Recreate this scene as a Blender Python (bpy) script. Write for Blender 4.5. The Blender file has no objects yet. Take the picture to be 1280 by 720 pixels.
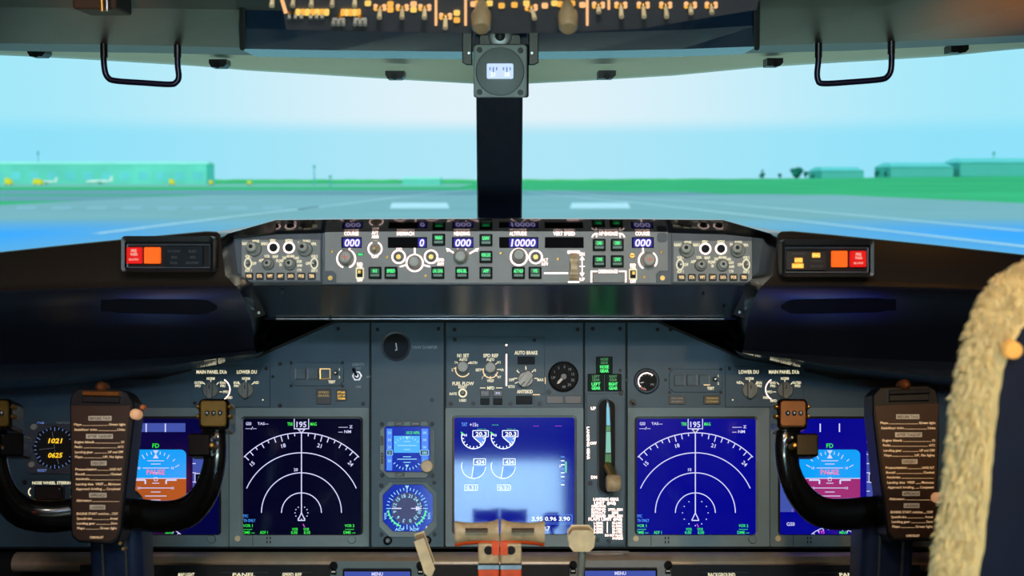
import bpy, math, random
from mathutils import Vector, Matrix
random.seed(4)
SC = bpy.context.scene
COL = SC.collection
R = math.radians
# ---------------------------------------------------------------- camera
F = 1577.0
PITCH = math.atan(135 / F)
YAW = math.atan(15.5 / F)
EYE = Vector((0, 0, 1.25))
FWD = Vector((math.sin(YAW) * math.cos(PITCH), math.cos(YAW) * math.cos(PITCH), -math.sin(PITCH)))
RIGHT = Vector((math.cos(YAW), -math.sin(YAW), 0))
UP = RIGHT.cross(FWD)
cd = bpy.data.cameras.new('camera')
cam = bpy.data.objects.new('camera', cd)
COL.objects.link(cam)
cam.matrix_world = Matrix.Translation(EYE) @ Matrix((RIGHT, UP, -FWD)).transposed().to_4x4()
cd.sensor_width = 36
cd.lens = 36 * F / 1280
cd.clip_start = 0.05
cd.clip_end = 30000
cd.dof.use_dof = True
cd.dof.focus_distance = 1.78
cd.dof.aperture_fstop = 8.5
SC.camera = cam
CX = 624.5


def ray(px, py):
    return FWD + RIGHT * ((px - 640) / F) + UP * ((360 - py) / F)


def W(px, py, Y):
    d = ray(px, py)
    return EYE + d * (Y / d.y)


def ground(px, py, z=-2.5):
    d = ray(px, py)
    return EYE + d * ((z - EYE.z) / d.z)


# ---------------------------------------------------------------- materials
def lin(c):
    if isinstance(c, str):
        c = [int(c[i:i + 2], 16) for i in (0, 2, 4)]
    r = []
    for x in c:
        x = x / 255
        r.append(x / 12.92 if x <= 0.04045 else ((x + 0.055) / 1.055) ** 2.4)
    return tuple(r)


def mat(name, c, rough=0.5, metal=0.0, emis=None, es=1.0, var=0.18, scale=60, bump=0.0, spec=0.5, sample=False, coat=0.0):
    m = bpy.data.materials.new(name)
    m.use_nodes = True
    nt = m.node_tree
    b = nt.nodes['Principled BSDF']
    c = lin(c)
    b.inputs['Roughness'].default_value = rough
    b.inputs['Metallic'].default_value = metal
    b.inputs['Specular IOR Level'].default_value = spec
    if coat:
        b.inputs['Coat Weight'].default_value = coat
        b.inputs['Coat Roughness'].default_value = 0.06
    tc = nt.nodes.new('ShaderNodeTexCoord')
    nz = nt.nodes.new('ShaderNodeTexNoise')
    nz.inputs['Scale'].default_value = scale
    nz.inputs['Detail'].default_value = 3
    nt.links.new(tc.outputs['Object'], nz.inputs['Vector'])
    cr = nt.nodes.new('ShaderNodeValToRGB')
    cr.color_ramp.elements[0].position = 0.3
    cr.color_ramp.elements[1].position = 0.7
    cr.color_ramp.elements[0].color = (*[x * (1 - var) for x in c], 1)
    cr.color_ramp.elements[1].color = (*[min(1, x * (1 + var)) for x in c], 1)
    nt.links.new(nz.outputs['Fac'], cr.inputs['Fac'])
    nt.links.new(cr.outputs['Color'], b.inputs['Base Color'])
    if bump:
        bp = nt.nodes.new('ShaderNodeBump')
        bp.inputs['Strength'].default_value = bump
        bp.inputs['Distance'].default_value = 0.002
        nt.links.new(nz.outputs['Fac'], bp.inputs['Height'])
        nt.links.new(bp.outputs['Normal'], b.inputs['Normal'])
    if emis is not None:
        b.inputs['Emission Color'].default_value = (*lin(emis), 1)
        b.inputs['Emission Strength'].default_value = es
        m.cycles.emission_sampling = 'AUTO' if sample else 'NONE'
    return m


def E(name, c, es=1.0, sample=False, rough=0.4):
    return mat(name, '050505', rough, 0, c, es, sample=sample)


M = {}
M['panel'] = mat('panel_teal_paint', (42, 76, 92), 0.48, var=0.10, scale=25, bump=0.05)
M['bezel'] = mat('display_bezel_grey', (104, 124, 128), 0.45, var=0.06, scale=20)
M['mcp'] = mat('control_panel_grey', (136, 138, 136), 0.45, var=0.06)
M['mcpframe'] = mat('control_panel_frame', (62, 72, 82), 0.4)
M['seam'] = mat('seam_black', (8, 9, 10), 0.7)
M['black'] = mat('satin_black', (12, 12, 14), 0.35)
M['glossblack'] = mat('gloss_black_plastic', (9, 8, 8), 0.16, coat=0.5)
M['matte'] = mat('matte_black', (10, 10, 11), 0.8)
M['glare'] = mat('glareshield_vinyl', (13, 13, 15), 0.2, var=0.1, scale=8, spec=0.9)
M['wingshell'] = mat('glareshield_lower_vinyl', (60, 60, 78), 0.3, .35, var=0.1, scale=8, spec=1.0, coat=.8)
M['wingshell'].node_tree.nodes['Principled BSDF'].inputs['Coat Roughness'].default_value = .32
M['wingtop'] = mat('glareshield_vinyl_warm_sheen', (44, 36, 29), 0.38, var=0.1, scale=8)  # warm sheen on the black vinyl put into its brown colour
M['brow'] = mat('brow_gloss', (98, 98, 100), 0.09, 1.0)
M['under'] = mat('glareshield_underside_gloss', (16, 20, 24), 0.22, spec=0.9)
M['knob'] = mat('knob_grey', (120, 124, 116), 0.4)
M['knobl'] = mat('knob_light_grey', (170, 170, 160), 0.38)
M['cream'] = mat('cream_plastic', (226, 204, 160), 0.45)
M['screw'] = mat('screw_dark_metal', (40, 42, 44), 0.35, 0.8)
M['brass'] = mat('brass', (190, 150, 80), 0.35, 0.9)
M['steel'] = mat('brushed_steel', (170, 175, 178), 0.3, 0.95)
M['recess'] = mat('recess_dark', (18, 28, 36), 0.5, spec=.15)
M['lens'] = mat('unlit_lens', (84, 104, 112), 0.4, spec=.2)
M['brown'] = mat('checklist_plate_brown', (66, 38, 16), 0.38, scale=14, var=0.12)
M['white'] = mat('white_paint', (235, 235, 230), 0.45)
M['red'] = mat('red_paint', (190, 30, 25), 0.4)
M['orange'] = mat('orange_lacquer', (236, 84, 22), 0.38)
M['tan'] = mat('lever_tan_grey', (196, 170, 130), 0.4, scale=120, var=0.22)
# lit legends
M['tw'] = E('legend_lit_white', (255, 218, 206), 2.8)
M['ta'] = E('legend_lit_amber', (255, 214, 150), 1.0)
M['tc'] = E('legend_lit_cream', (246, 236, 196), 0.95)
M['td'] = mat('legend_painted_grey', (150, 160, 165), 0.5)
M['tg'] = E('legend_lit_green', (40, 255, 120), 1.1)
M['tgd'] = E('legend_dim_green', (20, 120, 60), 1.0)
M['ty'] = E('legend_lit_yellow', (255, 200, 40), 1.1)
M['tdy'] = E('legend_dim_yellow', (190, 160, 60), 0.7)
M['led'] = E('segment_digit_glow', (226, 214, 255), 1.25)
M['ledbg'] = E('segment_window_glow', (50, 40, 200), 0.6, rough=0.7)
M['window'] = mat('digit_window_black', (4, 4, 8), 0.7, spec=.1)
M['greenlens'] = E('button_green_lens', (8, 84, 50), 0.9)
M['dgreen'] = mat('button_cap_dark_green', (6, 32, 24), 0.5, spec=.12)
M['bar'] = mat('button_grey_bar', (88, 128, 108), 0.4)
M['sw'] = E('screen_white', (214, 214, 255), 1.0)
M['sg'] = E('screen_green', (40, 240, 60), 1.0)
M['sc'] = E('screen_cyan', (60, 150, 255), 1.0)
M['sm'] = E('screen_magenta', (236, 60, 230), 1.0)
M['sk'] = E('screen_dark', (4, 4, 30), 1.0, rough=.1)
M['sred'] = E('screen_pause_red', (255, 120, 150), 1.0)
M['slate'] = E('screen_slate', (66, 84, 170), 1.0, rough=.1)
M['ssky'] = E('screen_sky_blue', (10, 160, 250), 1.0, rough=.1)
M['sgrd'] = E('screen_brown', (170, 84, 34), 1.0, rough=.1)
M['nd_dark'] = mat('screen_black_blue', '020202', 0.10, 0, (3, 3, 32), 1.0, spec=0.5, sample=True)
M['nd_blue'] = mat('screen_deep_blue', '020202', 0.10, 0, (4, 6, 140), 1.0, spec=0.5, sample=True)
M['pfd_l'] = mat('screen_navy', '020202', 0.10, 0, (4, 4, 62), 1.0, spec=0.5, sample=True)
M['eng'] = mat('screen_engine_blue', '020202', 0.06, 0, (2, 12, 140), 1.0, spec=1.0, sample=True)
M['stby'] = mat('standby_screen_blue', '020202', 0.12, 0, (8, 40, 170), 1.0, spec=0.6, sample=True)


# ---------------------------------------------------------------- planes
class Plane:
    def __init__(s, o, t):  # t: lean back in degrees (negative = faces down)
        s.o = o
        s.n = Vector((0, -math.cos(R(t)), math.sin(R(t))))
        s.u = Vector((1, 0, 0))
        s.v = s.n.cross(s.u)
        if s.v.z < 0:
            s.v = -s.v
        s.rot = Matrix((s.u, s.v, s.n)).transposed()

    def hit(s, px, py):
        d = ray(px, py)
        return EYE + d * ((s.o - EYE).dot(s.n) / d.dot(s.n))


MAIN = Plane(W(CX, 560, 1.80), 14)
MCPP = Plane(W(CX, 320, 1.53), 6)
WARN = Plane(W(CX, 325, 1.45), 4)
COMP = Plane(W(CX, 85, 1.50), -4)
OVH = Plane(W(CX, 42, 1.22), -48)
LOW = Plane(W(CX, 708, 1.70), 42)


def props(o, label=None, cat=None, group=None, kind=None):
    if label: o['label'] = label
    if cat: o['category'] = cat
    if group: o['group'] = group
    if kind: o['kind'] = kind
    return o


class Thing:
    def __init__(s, name, label, cat, plane=None, px=0, py=0, loc=None, group=None, kind=None):
        s.o = bpy.data.objects.new(name, None)
        s.o.empty_display_size = 0.02
        COL.objects.link(s.o)
        s.plane = plane
        if plane:
            s.M = Matrix.Translation(plane.hit(px, py)) @ plane.rot.to_4x4()
        else:
            s.M = Matrix.Translation(loc if loc is not None else Vector((0, 0, 0)))
        s.Mi = s.M.inverted()
        s.o.matrix_world = s.M
        s.parent = s.o
        props(s.o, label, cat, group, kind)
        if plane:
            s.k = (s.p(px + 1, py)[0] - s.p(px, py)[0])

    def p(s, px, py):
        q = s.Mi @ s.plane.hit(px, py)
        return (q.x, q.y)

    def L(s, v):
        return s.Mi @ Vector(v)

    def w(s, px, py, Y):
        return s.Mi @ W(px, py, Y)


def rr(x0, y0, x1, y1, r=0, seg=4):
    r = min(r, (x1 - x0) / 2, (y1 - y0) / 2)
    if r <= 0:
        return [(x0, y0), (x1, y0), (x1, y1), (x0, y1)]
    out = []
    for cx, cy, a in ((x1 - r, y0 + r, -90), (x1 - r, y1 - r, 0), (x0 + r, y1 - r, 90), (x0 + r, y0 + r, 180)):
        for i in range(seg + 1):
            q = R(a + 90 * i / seg)
            out.append((cx + r * math.cos(q), cy + r * math.sin(q)))
    return out


def chamf(x0, y0, x1, y1, c):
    return [(x0 + c, y0), (x1 - c, y0), (x1, y0 + c), (x1, y1 - c), (x1 - c, y1), (x0 + c, y1), (x0, y1 - c), (x0, y0 + c)]


def circ(cx, cy, r, n=24, r2=None):
    return [(cx + r * math.cos(2 * math.pi * i / n), cy + (r2 or r) * math.sin(2 * math.pi * i / n)) for i in range(n)]


_txt = {}


def text_geo(s, shear=0.0, off=0.0):
    k = (s, shear, off)
    if k in _txt:
        return _txt[k]
    cu = bpy.data.curves.new('t', 'FONT')
    cu.body = s
    cu.shear = shear
    cu.offset = off
    cu.resolution_u = 2
    cu.fill_mode = 'FRONT'
    ob = bpy.data.objects.new('t', cu)
    me = bpy.data.meshes.new_from_object(ob)
    vs = [(v.co.x, v.co.y) for v in me.vertices]
    fs = [tuple(p.vertices) for p in me.polygons]
    bpy.data.objects.remove(ob)
    bpy.data.curves.remove(cu)
    bpy.data.meshes.remove(me)
    xs = [v[0] for v in vs] or [0]
    ys = [v[1] for v in vs] or [0]
    r = (vs, fs, min(xs), max(xs), min(ys), max(ys))
    _txt[k] = r
    return r


class MB:
    """collects shapes in the local frame of a thing; n is in millimetres"""
    def __init__(s, T):
        s.T = T
        s.v = []; s.f = []; s.mi = []; s.mats = []; s.sm = []

    def m(s, mt):
        mt = M[mt] if isinstance(mt, str) else mt
        if mt not in s.mats:
            s.mats.append(mt)
        return s.mats.index(mt)

    def raw(s, vs, fs, mt, smooth=False):
        b = len(s.v)
        s.v += [tuple(v) for v in vs]
        k = s.m(mt)
        for f in fs:
            s.f.append(tuple(b + i for i in f)); s.mi.append(k); s.sm.append(smooth)
        return s

    def loc(s, pts):
        q = [s.T.p(*p) for p in pts]
        a = sum(q[i][0] * q[(i + 1) % len(q)][1] - q[(i + 1) % len(q)][0] * q[i][1] for i in range(len(q)))
        if a < 0:
            q = q[::-1]
        return q

    def prism(s, pts, n0, n1, mt, bev=0.0):
        q = s.loc(pts)
        k = len(q)
        cx = sum(a[0] for a in q) / k; cy = sum(a[1] for a in q) / k
        n0 /= 1000; n1 /= 1000; b = bev / 1000
        vs = [(x, y, n0) for x, y in q]
        rings = 1
        if b > 0:
            vs += [(x, y, n1 - b) for x, y in q]
            ins = []
            for i in range(k):   # inset along averaged inward normals
                ax, ay = q[i - 1]; bx, by = q[i]; c_x, c_y = q[(i + 1) % k]
                n_1 = Vector((-(by - ay), bx - ax)); n_2 = Vector((-(c_y - by), c_x - bx))
                if n_1.length: n_1.normalize()
                if n_2.length: n_2.normalize()
                nn = n_1 + n_2
                nn = nn / max(0.5, nn.length_squared / 2) if nn.length else nn
                ins.append((bx + nn.x * b, by + nn.y * b))
            vs += [(x, y, n1) for x, y in ins]
            rings = 2
        else:
            vs += [(x, y, n1) for x, y in q]
        fs = [tuple(range(k))[::-1], tuple(range(rings * k, rings * k + k))]
        for r in range(rings):
            for i in range(k):
                j = (i + 1) % k
                fs.append((r * k + i, r * k + j, (r + 1) * k + j, (r + 1) * k + i))
        return s.raw(vs, fs, mt)

    def box(s, x0, y0, x1, y1, n0, n1, mt, r=0, bev=0.0):
        return s.prism(rr(x0, y0, x1, y1, r), n0, n1, mt, bev)

    def frame(s, o, i, n0, n1, mt, slope=0.0):
        qo = s.loc(o); qi = s.loc(i)
        k = len(qo)
        # rotate the inner ring so the indices line up
        best = min(range(k), key=lambda d: sum((qo[a][0] - qi[(a + d) % k][0]) ** 2 + (qo[a][1] - qi[(a + d) % k][1]) ** 2 for a in range(k)))
        qi = qi[best:] + qi[:best]
        n0 /= 1000; n1 /= 1000; sl = slope / 1000
        vs = [(x, y, n0) for x, y in qo] + [(x, y, n1) for x, y in qo] + [(x, y, n1 - sl) for x, y in qi] + [(x, y, n0) for x, y in qi]
        fs = []
        for a in range(k):
            b = (a + 1) % k
            for r in range(3):
                fs.append((r * k + a, r * k + b, (r + 1) * k + b, (r + 1) * k + a))
            fs.append((3 * k + a, 3 * k + b, b, a))
        return s.raw(vs, fs, mt)

    def lathe(s, cx, cy, prof, mt, seg=24, flute=0.0, nfl=0, smooth=True):
        x, y = s.T.p(cx, cy)
        kk = s.T.k
        vs = []; fs = []
        for r, n in prof:
            for i in range(seg):
                a = 2 * math.pi * i / seg
                q = r * kk * (1 + (flute * (1 if (i * nfl * 2 // seg) % 2 else 0) if nfl else 0))
                vs.append((x + q * math.cos(a), y + q * math.sin(a), n / 1000))
        for r in range(len(prof) - 1):
            for i in range(seg):
                j = (i + 1) % seg
                fs.append((r * seg + i, r * seg + j, (r + 1) * seg + j, (r + 1) * seg + i))
        s.raw(vs, fs, mt, smooth)
        l = (len(prof) - 1) * seg
        return s.raw(vs[l:], [tuple(range(seg))], mt)

    def cyl(s, cx, cy, r, n0, n1, mt, seg=20, bev=0.0):
        kk = s.T.k * 1000
        pr = [(r, n0), (r, n1)] if not bev else [(r, n0), (r, n1 - bev), (r - bev / kk, n1)]
        return s.lathe(cx, cy, pr, mt, seg, smooth=False)

    def arc(s, cx, cy, r, w, a0, a1, n, mt, seg=None, th=0.25, ry=None):
        """flat arc strip; angles in degrees clockwise from up; r, w in px"""
        seg = seg or max(3, int(abs(a1 - a0) / 8))
        o = []; i_ = []
        for i in range(seg + 1):
            a = R(a0 + (a1 - a0) * i / seg)
            sx, sy = math.sin(a), -math.cos(a)
            o.append(s.T.p(cx + (r + w / 2) * sx, cy + ((ry or r) + w / 2) * sy))
            i_.append(s.T.p(cx + (r - w / 2) * sx, cy + ((ry or r) - w / 2) * sy))
        n /= 1000
        vs = [(x, y, n) for x, y in o] + [(x, y, n) for x, y in i_]
        k = seg + 1
        fs = [(a, k + a, k + a + 1, a + 1) for a in range(seg)]
        return s.raw(vs, fs, mt)

    def line(s, x0, y0, x1, y1, w, n, mt):
        dx, dy = x1 - x0, y1 - y0
        l = math.hypot(dx, dy) or 1
        ox, oy = -dy / l * w / 2, dx / l * w / 2
        q = s.loc([(x0 + ox, y0 + oy), (x1 + ox, y1 + oy), (x1 - ox, y1 - oy), (x0 - ox, y0 - oy)])
        return s.raw([(x, y, n / 1000) for x, y in q], [(0, 1, 2, 3)], mt)

    def flat(s, pts, n, mt):
        q = s.loc(pts)
        return s.raw([(x, y, n / 1000) for x, y in q], [tuple(range(len(q)))], mt)

    def outline(s, x0, y0, x1, y1, w, n, mt):
        for a in ((x0, y0, x1, y0), (x1, y0, x1, y1), (x1, y1, x0, y1), (x0, y1, x0, y0)):
            s.line(*a, w, n, mt)
        return s

    def text(s, cx, cy, t, h, n, mt, w=None, rot=0, shear=0.0, off=0.016, align='c'):
        vs, fs, x0, x1, y0, y1 = text_geo(t, shear, off)
        if not vs or x1 <= x0:
            return s
        kk = s.T.k
        sy = h * kk / 0.72
        sx = w * kk / (x1 - x0) if w else sy
        X, Y = s.T.p(cx, cy)
        ca, sa = math.cos(R(rot)), math.sin(R(rot))
        xm = (x0 + x1) / 2 if align == 'c' else (x0 if align == 'l' else x1)
        ym = 0.36 if any(c.isalnum() for c in t) else 0.3
        out = []
        for a, b in vs:
            a = (a - xm) * sx; b = (b - ym) * sy
            out.append((X + a * ca + b * sa, Y - a * sa + b * ca, n / 1000))
        return s.raw(out, fs, mt)

    def tube(s, pts, rad, mt, seg=14, cap=True, squash=1.0):
        """pts in thing-local 3D"""
        pts = [Vector(p) for p in pts]
        if not isinstance(rad, (list, tuple)):
            rad = [rad] * len(pts)
        vs = []; fs = []
        prev = None
        for i, p in enumerate(pts):
            t = (pts[min(i + 1, len(pts) - 1)] - pts[max(i - 1, 0)]).normalized()
            if prev is None:
                ref = Vector((0, 1, 0)) if abs(t.y) < 0.9 else Vector((1, 0, 0))
                a = t.cross(ref).normalized()
            else:
                a = (prev - t * prev.dot(t)).normalized()
            prev = a
            b = t.cross(a)
            for k in range(seg):
                q = 2 * math.pi * k / seg
                vs.append(p + (a * math.cos(q) + b * math.sin(q) * squash) * rad[i])
        for i in range(len(pts) - 1):
            for k in range(seg):
                j = (k + 1) % seg
                fs.append((i * seg + k, i * seg + j, (i + 1) * seg + j, (i + 1) * seg + k))
        s.raw(vs, fs, mt, True)
        if cap:
            l = (len(pts) - 1) * seg
            s.raw(vs[:seg], [tuple(range(seg))[::-1]], mt)
            s.raw(vs[l:], [tuple(range(seg))], mt)
        return s

    def grid(s, rows, mt, smooth=False, flip=False):
        n = len(rows[0])
        vs = [p for r in rows for p in r]
        fs = []
        for i in range(len(rows) - 1):
            for j in range(n - 1):
                f = (i * n + j, i * n + j + 1, (i + 1) * n + j + 1, (i + 1) * n + j)
                fs.append(f[::-1] if flip else f)
        return s.raw(vs, fs, mt, smooth)

    def wbox(s, a, b, mt):
        """axis aligned box between two local 3D corners"""
        (x0, y0, z0), (x1, y1, z1) = a, b
        vs = [(x, y, z) for z in (z0, z1) for y in (y0, y1) for x in (x0, x1)]
        return s.raw(vs, [(0, 2, 3, 1), (4, 5, 7, 6), (0, 1, 5, 4), (2, 6, 7, 3), (0, 4, 6, 2), (1, 3, 7, 5)], mt)

    def build(s, name, parent=None, label=None, bevel=0, kind=None, subsurf=0):
        me = bpy.data.meshes.new(name)
        me.from_pydata(s.v, [], s.f)
        for x in s.mats:
            me.materials.append(x)
        me.polygons.foreach_set('material_index', s.mi)
        me.polygons.foreach_set('use_smooth', s.sm)
        me.update()
        o = bpy.data.objects.new(name, me)
        COL.objects.link(o)
        o.parent = parent or s.T.o
        if label: o['label'] = label
        if kind: o['kind'] = kind
        if bevel:
            md = o.modifiers.new('bevel', 'BEVEL'); md.width = bevel; md.segments = 3; md.limit_method = 'ANGLE'
            wd = o.modifiers.new('weld', 'WELD'); o.modifiers.move(1, 0)
        if subsurf:
            md = o.modifiers.new('s', 'SUBSURF'); md.levels = subsurf; md.render_levels = subsurf
        return o


class Origin:      # world frame for setting pieces
    o = None
    k = 1
    def L(s, v): return Vector(v)
    def w(s, px, py, Y): return W(px, py, Y)


def struct(name, mb, **k):
    o = mb.build(name, **k)
    o.parent = None
    o['kind'] = 'structure'
    return o
# ================================================================ MAIN INSTRUMENT PANEL
def screws(T, pts, r=2.4, n=0, mt='screw', parent=None):
    for x, y in pts:
        m = MB(T)
        m.cyl(x, y, r, n - 2, n + 1.2, mt, 12, 0.4)
        m.line(x - r * .6, y - r * .4, x + r * .6, y + r * .4, r * .35, n + 1.3, 'seam')
        m.build('screw', parent)


T = Thing('instrument_panel', 'wide blue-grey main instrument panel carrying all the displays below the glareshield', 'instrument panel', MAIN, CX, 683)
IP = T
secs = [
    ([(-140, 690), (-140, 474), (196, 474), (286, 452), (322, 447), (420, 403), (462, 403), (462, 684), (-140, 684)]),
    ([(464, 403), (555, 403), (555, 684), (464, 684)]),
    ([(557, 403), (729, 403), (729, 684), (557, 684)]),
    ([(731, 403), (782, 403), (782, 684), (731, 684)]),
    ([(784, 403), (822, 403), (925, 448), (960, 454), (1050, 474), (1390, 474), (1390, 684), (784, 684)]),
]
b = MB(T)
b.prism([(-140, 686), (-140, 470), (286, 449), (320, 444), (418, 400), (824, 400), (928, 446), (1390, 470), (1390, 686)], -30, -4, 'seam')
b.build('backing_plate')
b = MB(T)
z0 = T.M.translation.z
lo_ = [T.L(Vector((x, y, z))) for x, y, z in ((-1.0, 1.84, 0), (1.0, 1.84, 0), (1.0, 1.80, z0 + .03), (-1.0, 1.80, z0 + .03))]
hi_ = [T.L(Vector((x, y, z))) for x, y, z in ((-1.0, 1.90, 0), (1.0, 1.90, 0), (1.0, 1.86, z0 + .03), (-1.0, 1.86, z0 + .03))]
b.raw(lo_ + hi_, [(0, 1, 2, 3), (7, 6, 5, 4), (0, 4, 5, 1), (1, 5, 6, 2), (2, 6, 7, 3), (3, 7, 4, 0)], 'matte')
b.build('kick_panel')
for i, q in enumerate(secs):
    m = MB(T)
    if i == 0:
        q = [(-140, 474), (196, 474), (286, 452), (322, 447), (420, 403), (462, 403), (462, 684), (-140, 684)]
    m.prism(q, -4, 0, 'panel', 0.6)
    m.build('panel_section')
screws(T, [(423, 411), (472, 412), (548, 411), (568, 412), (722, 412), (741, 411), (775, 411), (822, 412), (838, 412), (454, 505), (350, 455), (350, 507), (540, 500), (791, 505), (926, 500)], 2.6, 0)
screws(T, [(341, 471), (775, 463), (832, 475), (783, 475)], 2.0, 0)


def display_unit(x0, x1, y0, y1, sx0, sx1, sy0, sy1, scr, label, knob=True):
    T = Thing('display_unit', label, 'display', MAIN, (x0 + x1) / 2, y1, group='display units in the main panel')
    m = MB(T)
    m.frame(rr(x0, y0, x1, y1, 2), rr(sx0, sy0, sx1, sy1, 5), 0, 3.2, 'bezel', 0.8)
    m.build('bezel')
    m = MB(T)
    m.frame(rr(sx0 - .5, sy0 - .5, sx1 + .5, sy1 + .5, 5), rr(sx0 + 3, sy0 + 3, sx1 - 3, sy1 - 1, 3), 0, 2.0, 'black', 0.6)
    m.build('screen_surround')
    s = MB(T)
    s.box(sx0 + 1, sy0 + 1, sx1 - 1, sy1 - .4, -1, 1.0, scr, 4)
    so = s.build('screen')
    if knob:
        m = MB(T)
        m.cyl(x1 - 21, y1 - 9, 5.2, 3, 6.5, 'bezel', 24, .8)
        m.build('brightness_knob')
        m = MB(T)
        m.cyl(x0 + 10, y1 - 10, 3.6, 3, 4.0, 'cream', 20, .3)
        m.build('light_sensor', label='round cream light sensor')
        m = MB(T)
        m.line(x0 + 29, y1 - 15, x0 + 29, y1 - 1, .7, 3.3, 'seam')
        for q in (x0 + 46, x0 + 50):
            for w_ in (y1 - 12, y1 - 7):
                m.box(q, w_, q + 1.6, w_ + 3, 3, 3.5, 'seam')
        m.build('bezel_mark')
    return T, so


def nd(T, so, cx, cy, green_r, rng, dots_r, ndots):
    w = 1.15
    m = MB(T)
    n = 1.3
    for r, a in ((25, 90), (50, 90), (75, 66), (100, 46)):
        m.arc(cx, cy, r, w, -a, a, n, 'sw', seg=max(16, int(r * .6)))
    for k in range(-9, 10):
        a = R(k * 5)
        L = 6.5 if k % 2 == 0 else 4
        if k % 3 == 0 and k % 2 == 1: L = 8
        if k in (-9, 9): L = 7
        m.line(cx + 100 * math.sin(a), cy - 100 * math.cos(a), cx + (100 - L) * math.sin(a), cy - (100 - L) * math.cos(a), w, n, 'sw')
    for k, t in ((-45, '15'), (-15, '18'), (15, '21'), (45, '24')):
        a = R(k)
        m.text(cx + 87 * math.sin(a), cy - 87 * math.cos(a), t, 5, n, 'sw', rot=k)
    m.line(cx, cy - 101, cx, cy, 1.3, n, 'sw')
    m.flat([(cx - 5, 536.5), (cx + 5, 536.5), (cx, 542)], n, 'sw')
    m.flat([(cx - 3, 537.2), (cx + 3, 537.2), (cx, 540.4)], n + .1, 'sk')
    for a in range(ndots):
        q = 2 * math.pi * a / ndots
        m.cyl(cx + dots_r * math.sin(q), cy + dots_r * math.cos(q), .75, 1, 1.3, 'sw', 6)
    for p, q in (((cx, cy), (cx - 4.5, cy + 9.5)), ((cx - 4.5, cy + 9.5), (cx + 4.5, cy + 9.5)), ((cx + 4.5, cy + 9.5), (cx, cy))):
        m.line(*p, *q, 1.2, n, 'sw')
    m.text(cx - 7, 587, rng, 3.8, n, 'sw')
    m.build('compass_rose', so)
    m = MB(T)
    m.line(cx - 9, 523.6, cx - 9, 536, 1, n, 'sw'); m.line(cx + 9, 523.6, cx + 9, 536, 1, n, 'sw'); m.line(cx - 9.5, 536, cx + 9.5, 536, 1, n, 'sw')
    m.text(cx, 530.5, '195', 7.2, n, 'sw')
    m.text(cx - 14, 530, 'TRK', 4.2, n, 'sg', w=7.5)
    m.text(cx + 15, 530, 'MAG', 4.2, n, 'sg', w=8)
    m.text(cx - 66, 529.5, 'GS0', 4, n, 'sw', w=7)
    m.text(cx - 48, 529.5, 'TAS---', 3.4, n, 'sw', w=14)
    m.text(cx - 63, 535.5, '---/--', 3.6, n, 'sw', w=14)
    m.text(cx + 55, 533.5, '------ Z', 3.6, n, 'sw', w=18)
    m.text(cx + 54, 539.5, '--- NM', 3.8, n, 'sw', w=16)
    m.text(cx - 70, 645, 'TFC', 3.6, n, 'sc', w=7)
    m.text(cx - 65, 650.5, 'TA ONLY', 3.6, n, 'sc', w=15)
    for (x, y, t, w_) in ((cx - 67, 657, 'VOR 1', 12), (cx - 67, 661.3, '-----', 11), (cx - 66, 665.4, 'DME ---', 15), (cx - 47, 665.4, 'ADF 1', 10),
                          (cx - 8, 661.5, 'VOR', 7.5), (cx + 6, 661.5, 'VOR', 7.5), (cx - 9, 665.6, '0.00', 8), (cx + 7, 665.6, '0.00', 8),
                          (cx + 60, 657, 'VOR 2', 12), (cx + 60, 661.3, '-----', 11), (cx + 60, 665.4, 'DME ---', 15)):
        m.text(x, y, t, 3.6, n, 'sg', w=w_)
    m.line(cx + 2, 655, cx + 4, 659, 1, n, 'sm')
    m.build('data_text', so)


T, so = display_unit(287.5, 461.5, 510, 683, 301, 454, 520.5, 669, 'nd_dark', 'map display with black compass rose screen, left of the small standby instruments')
nd(T, so, 377, 641, 0, '20', 8, 12)
T, so = display_unit(784.5, 961, 510, 683, 793, 947.5, 520.5, 669, 'nd_blue', 'map display with bright blue compass rose screen, right of the landing gear lever')
nd(T, so, 869, 641, 0, '10', 16, 12)


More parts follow.
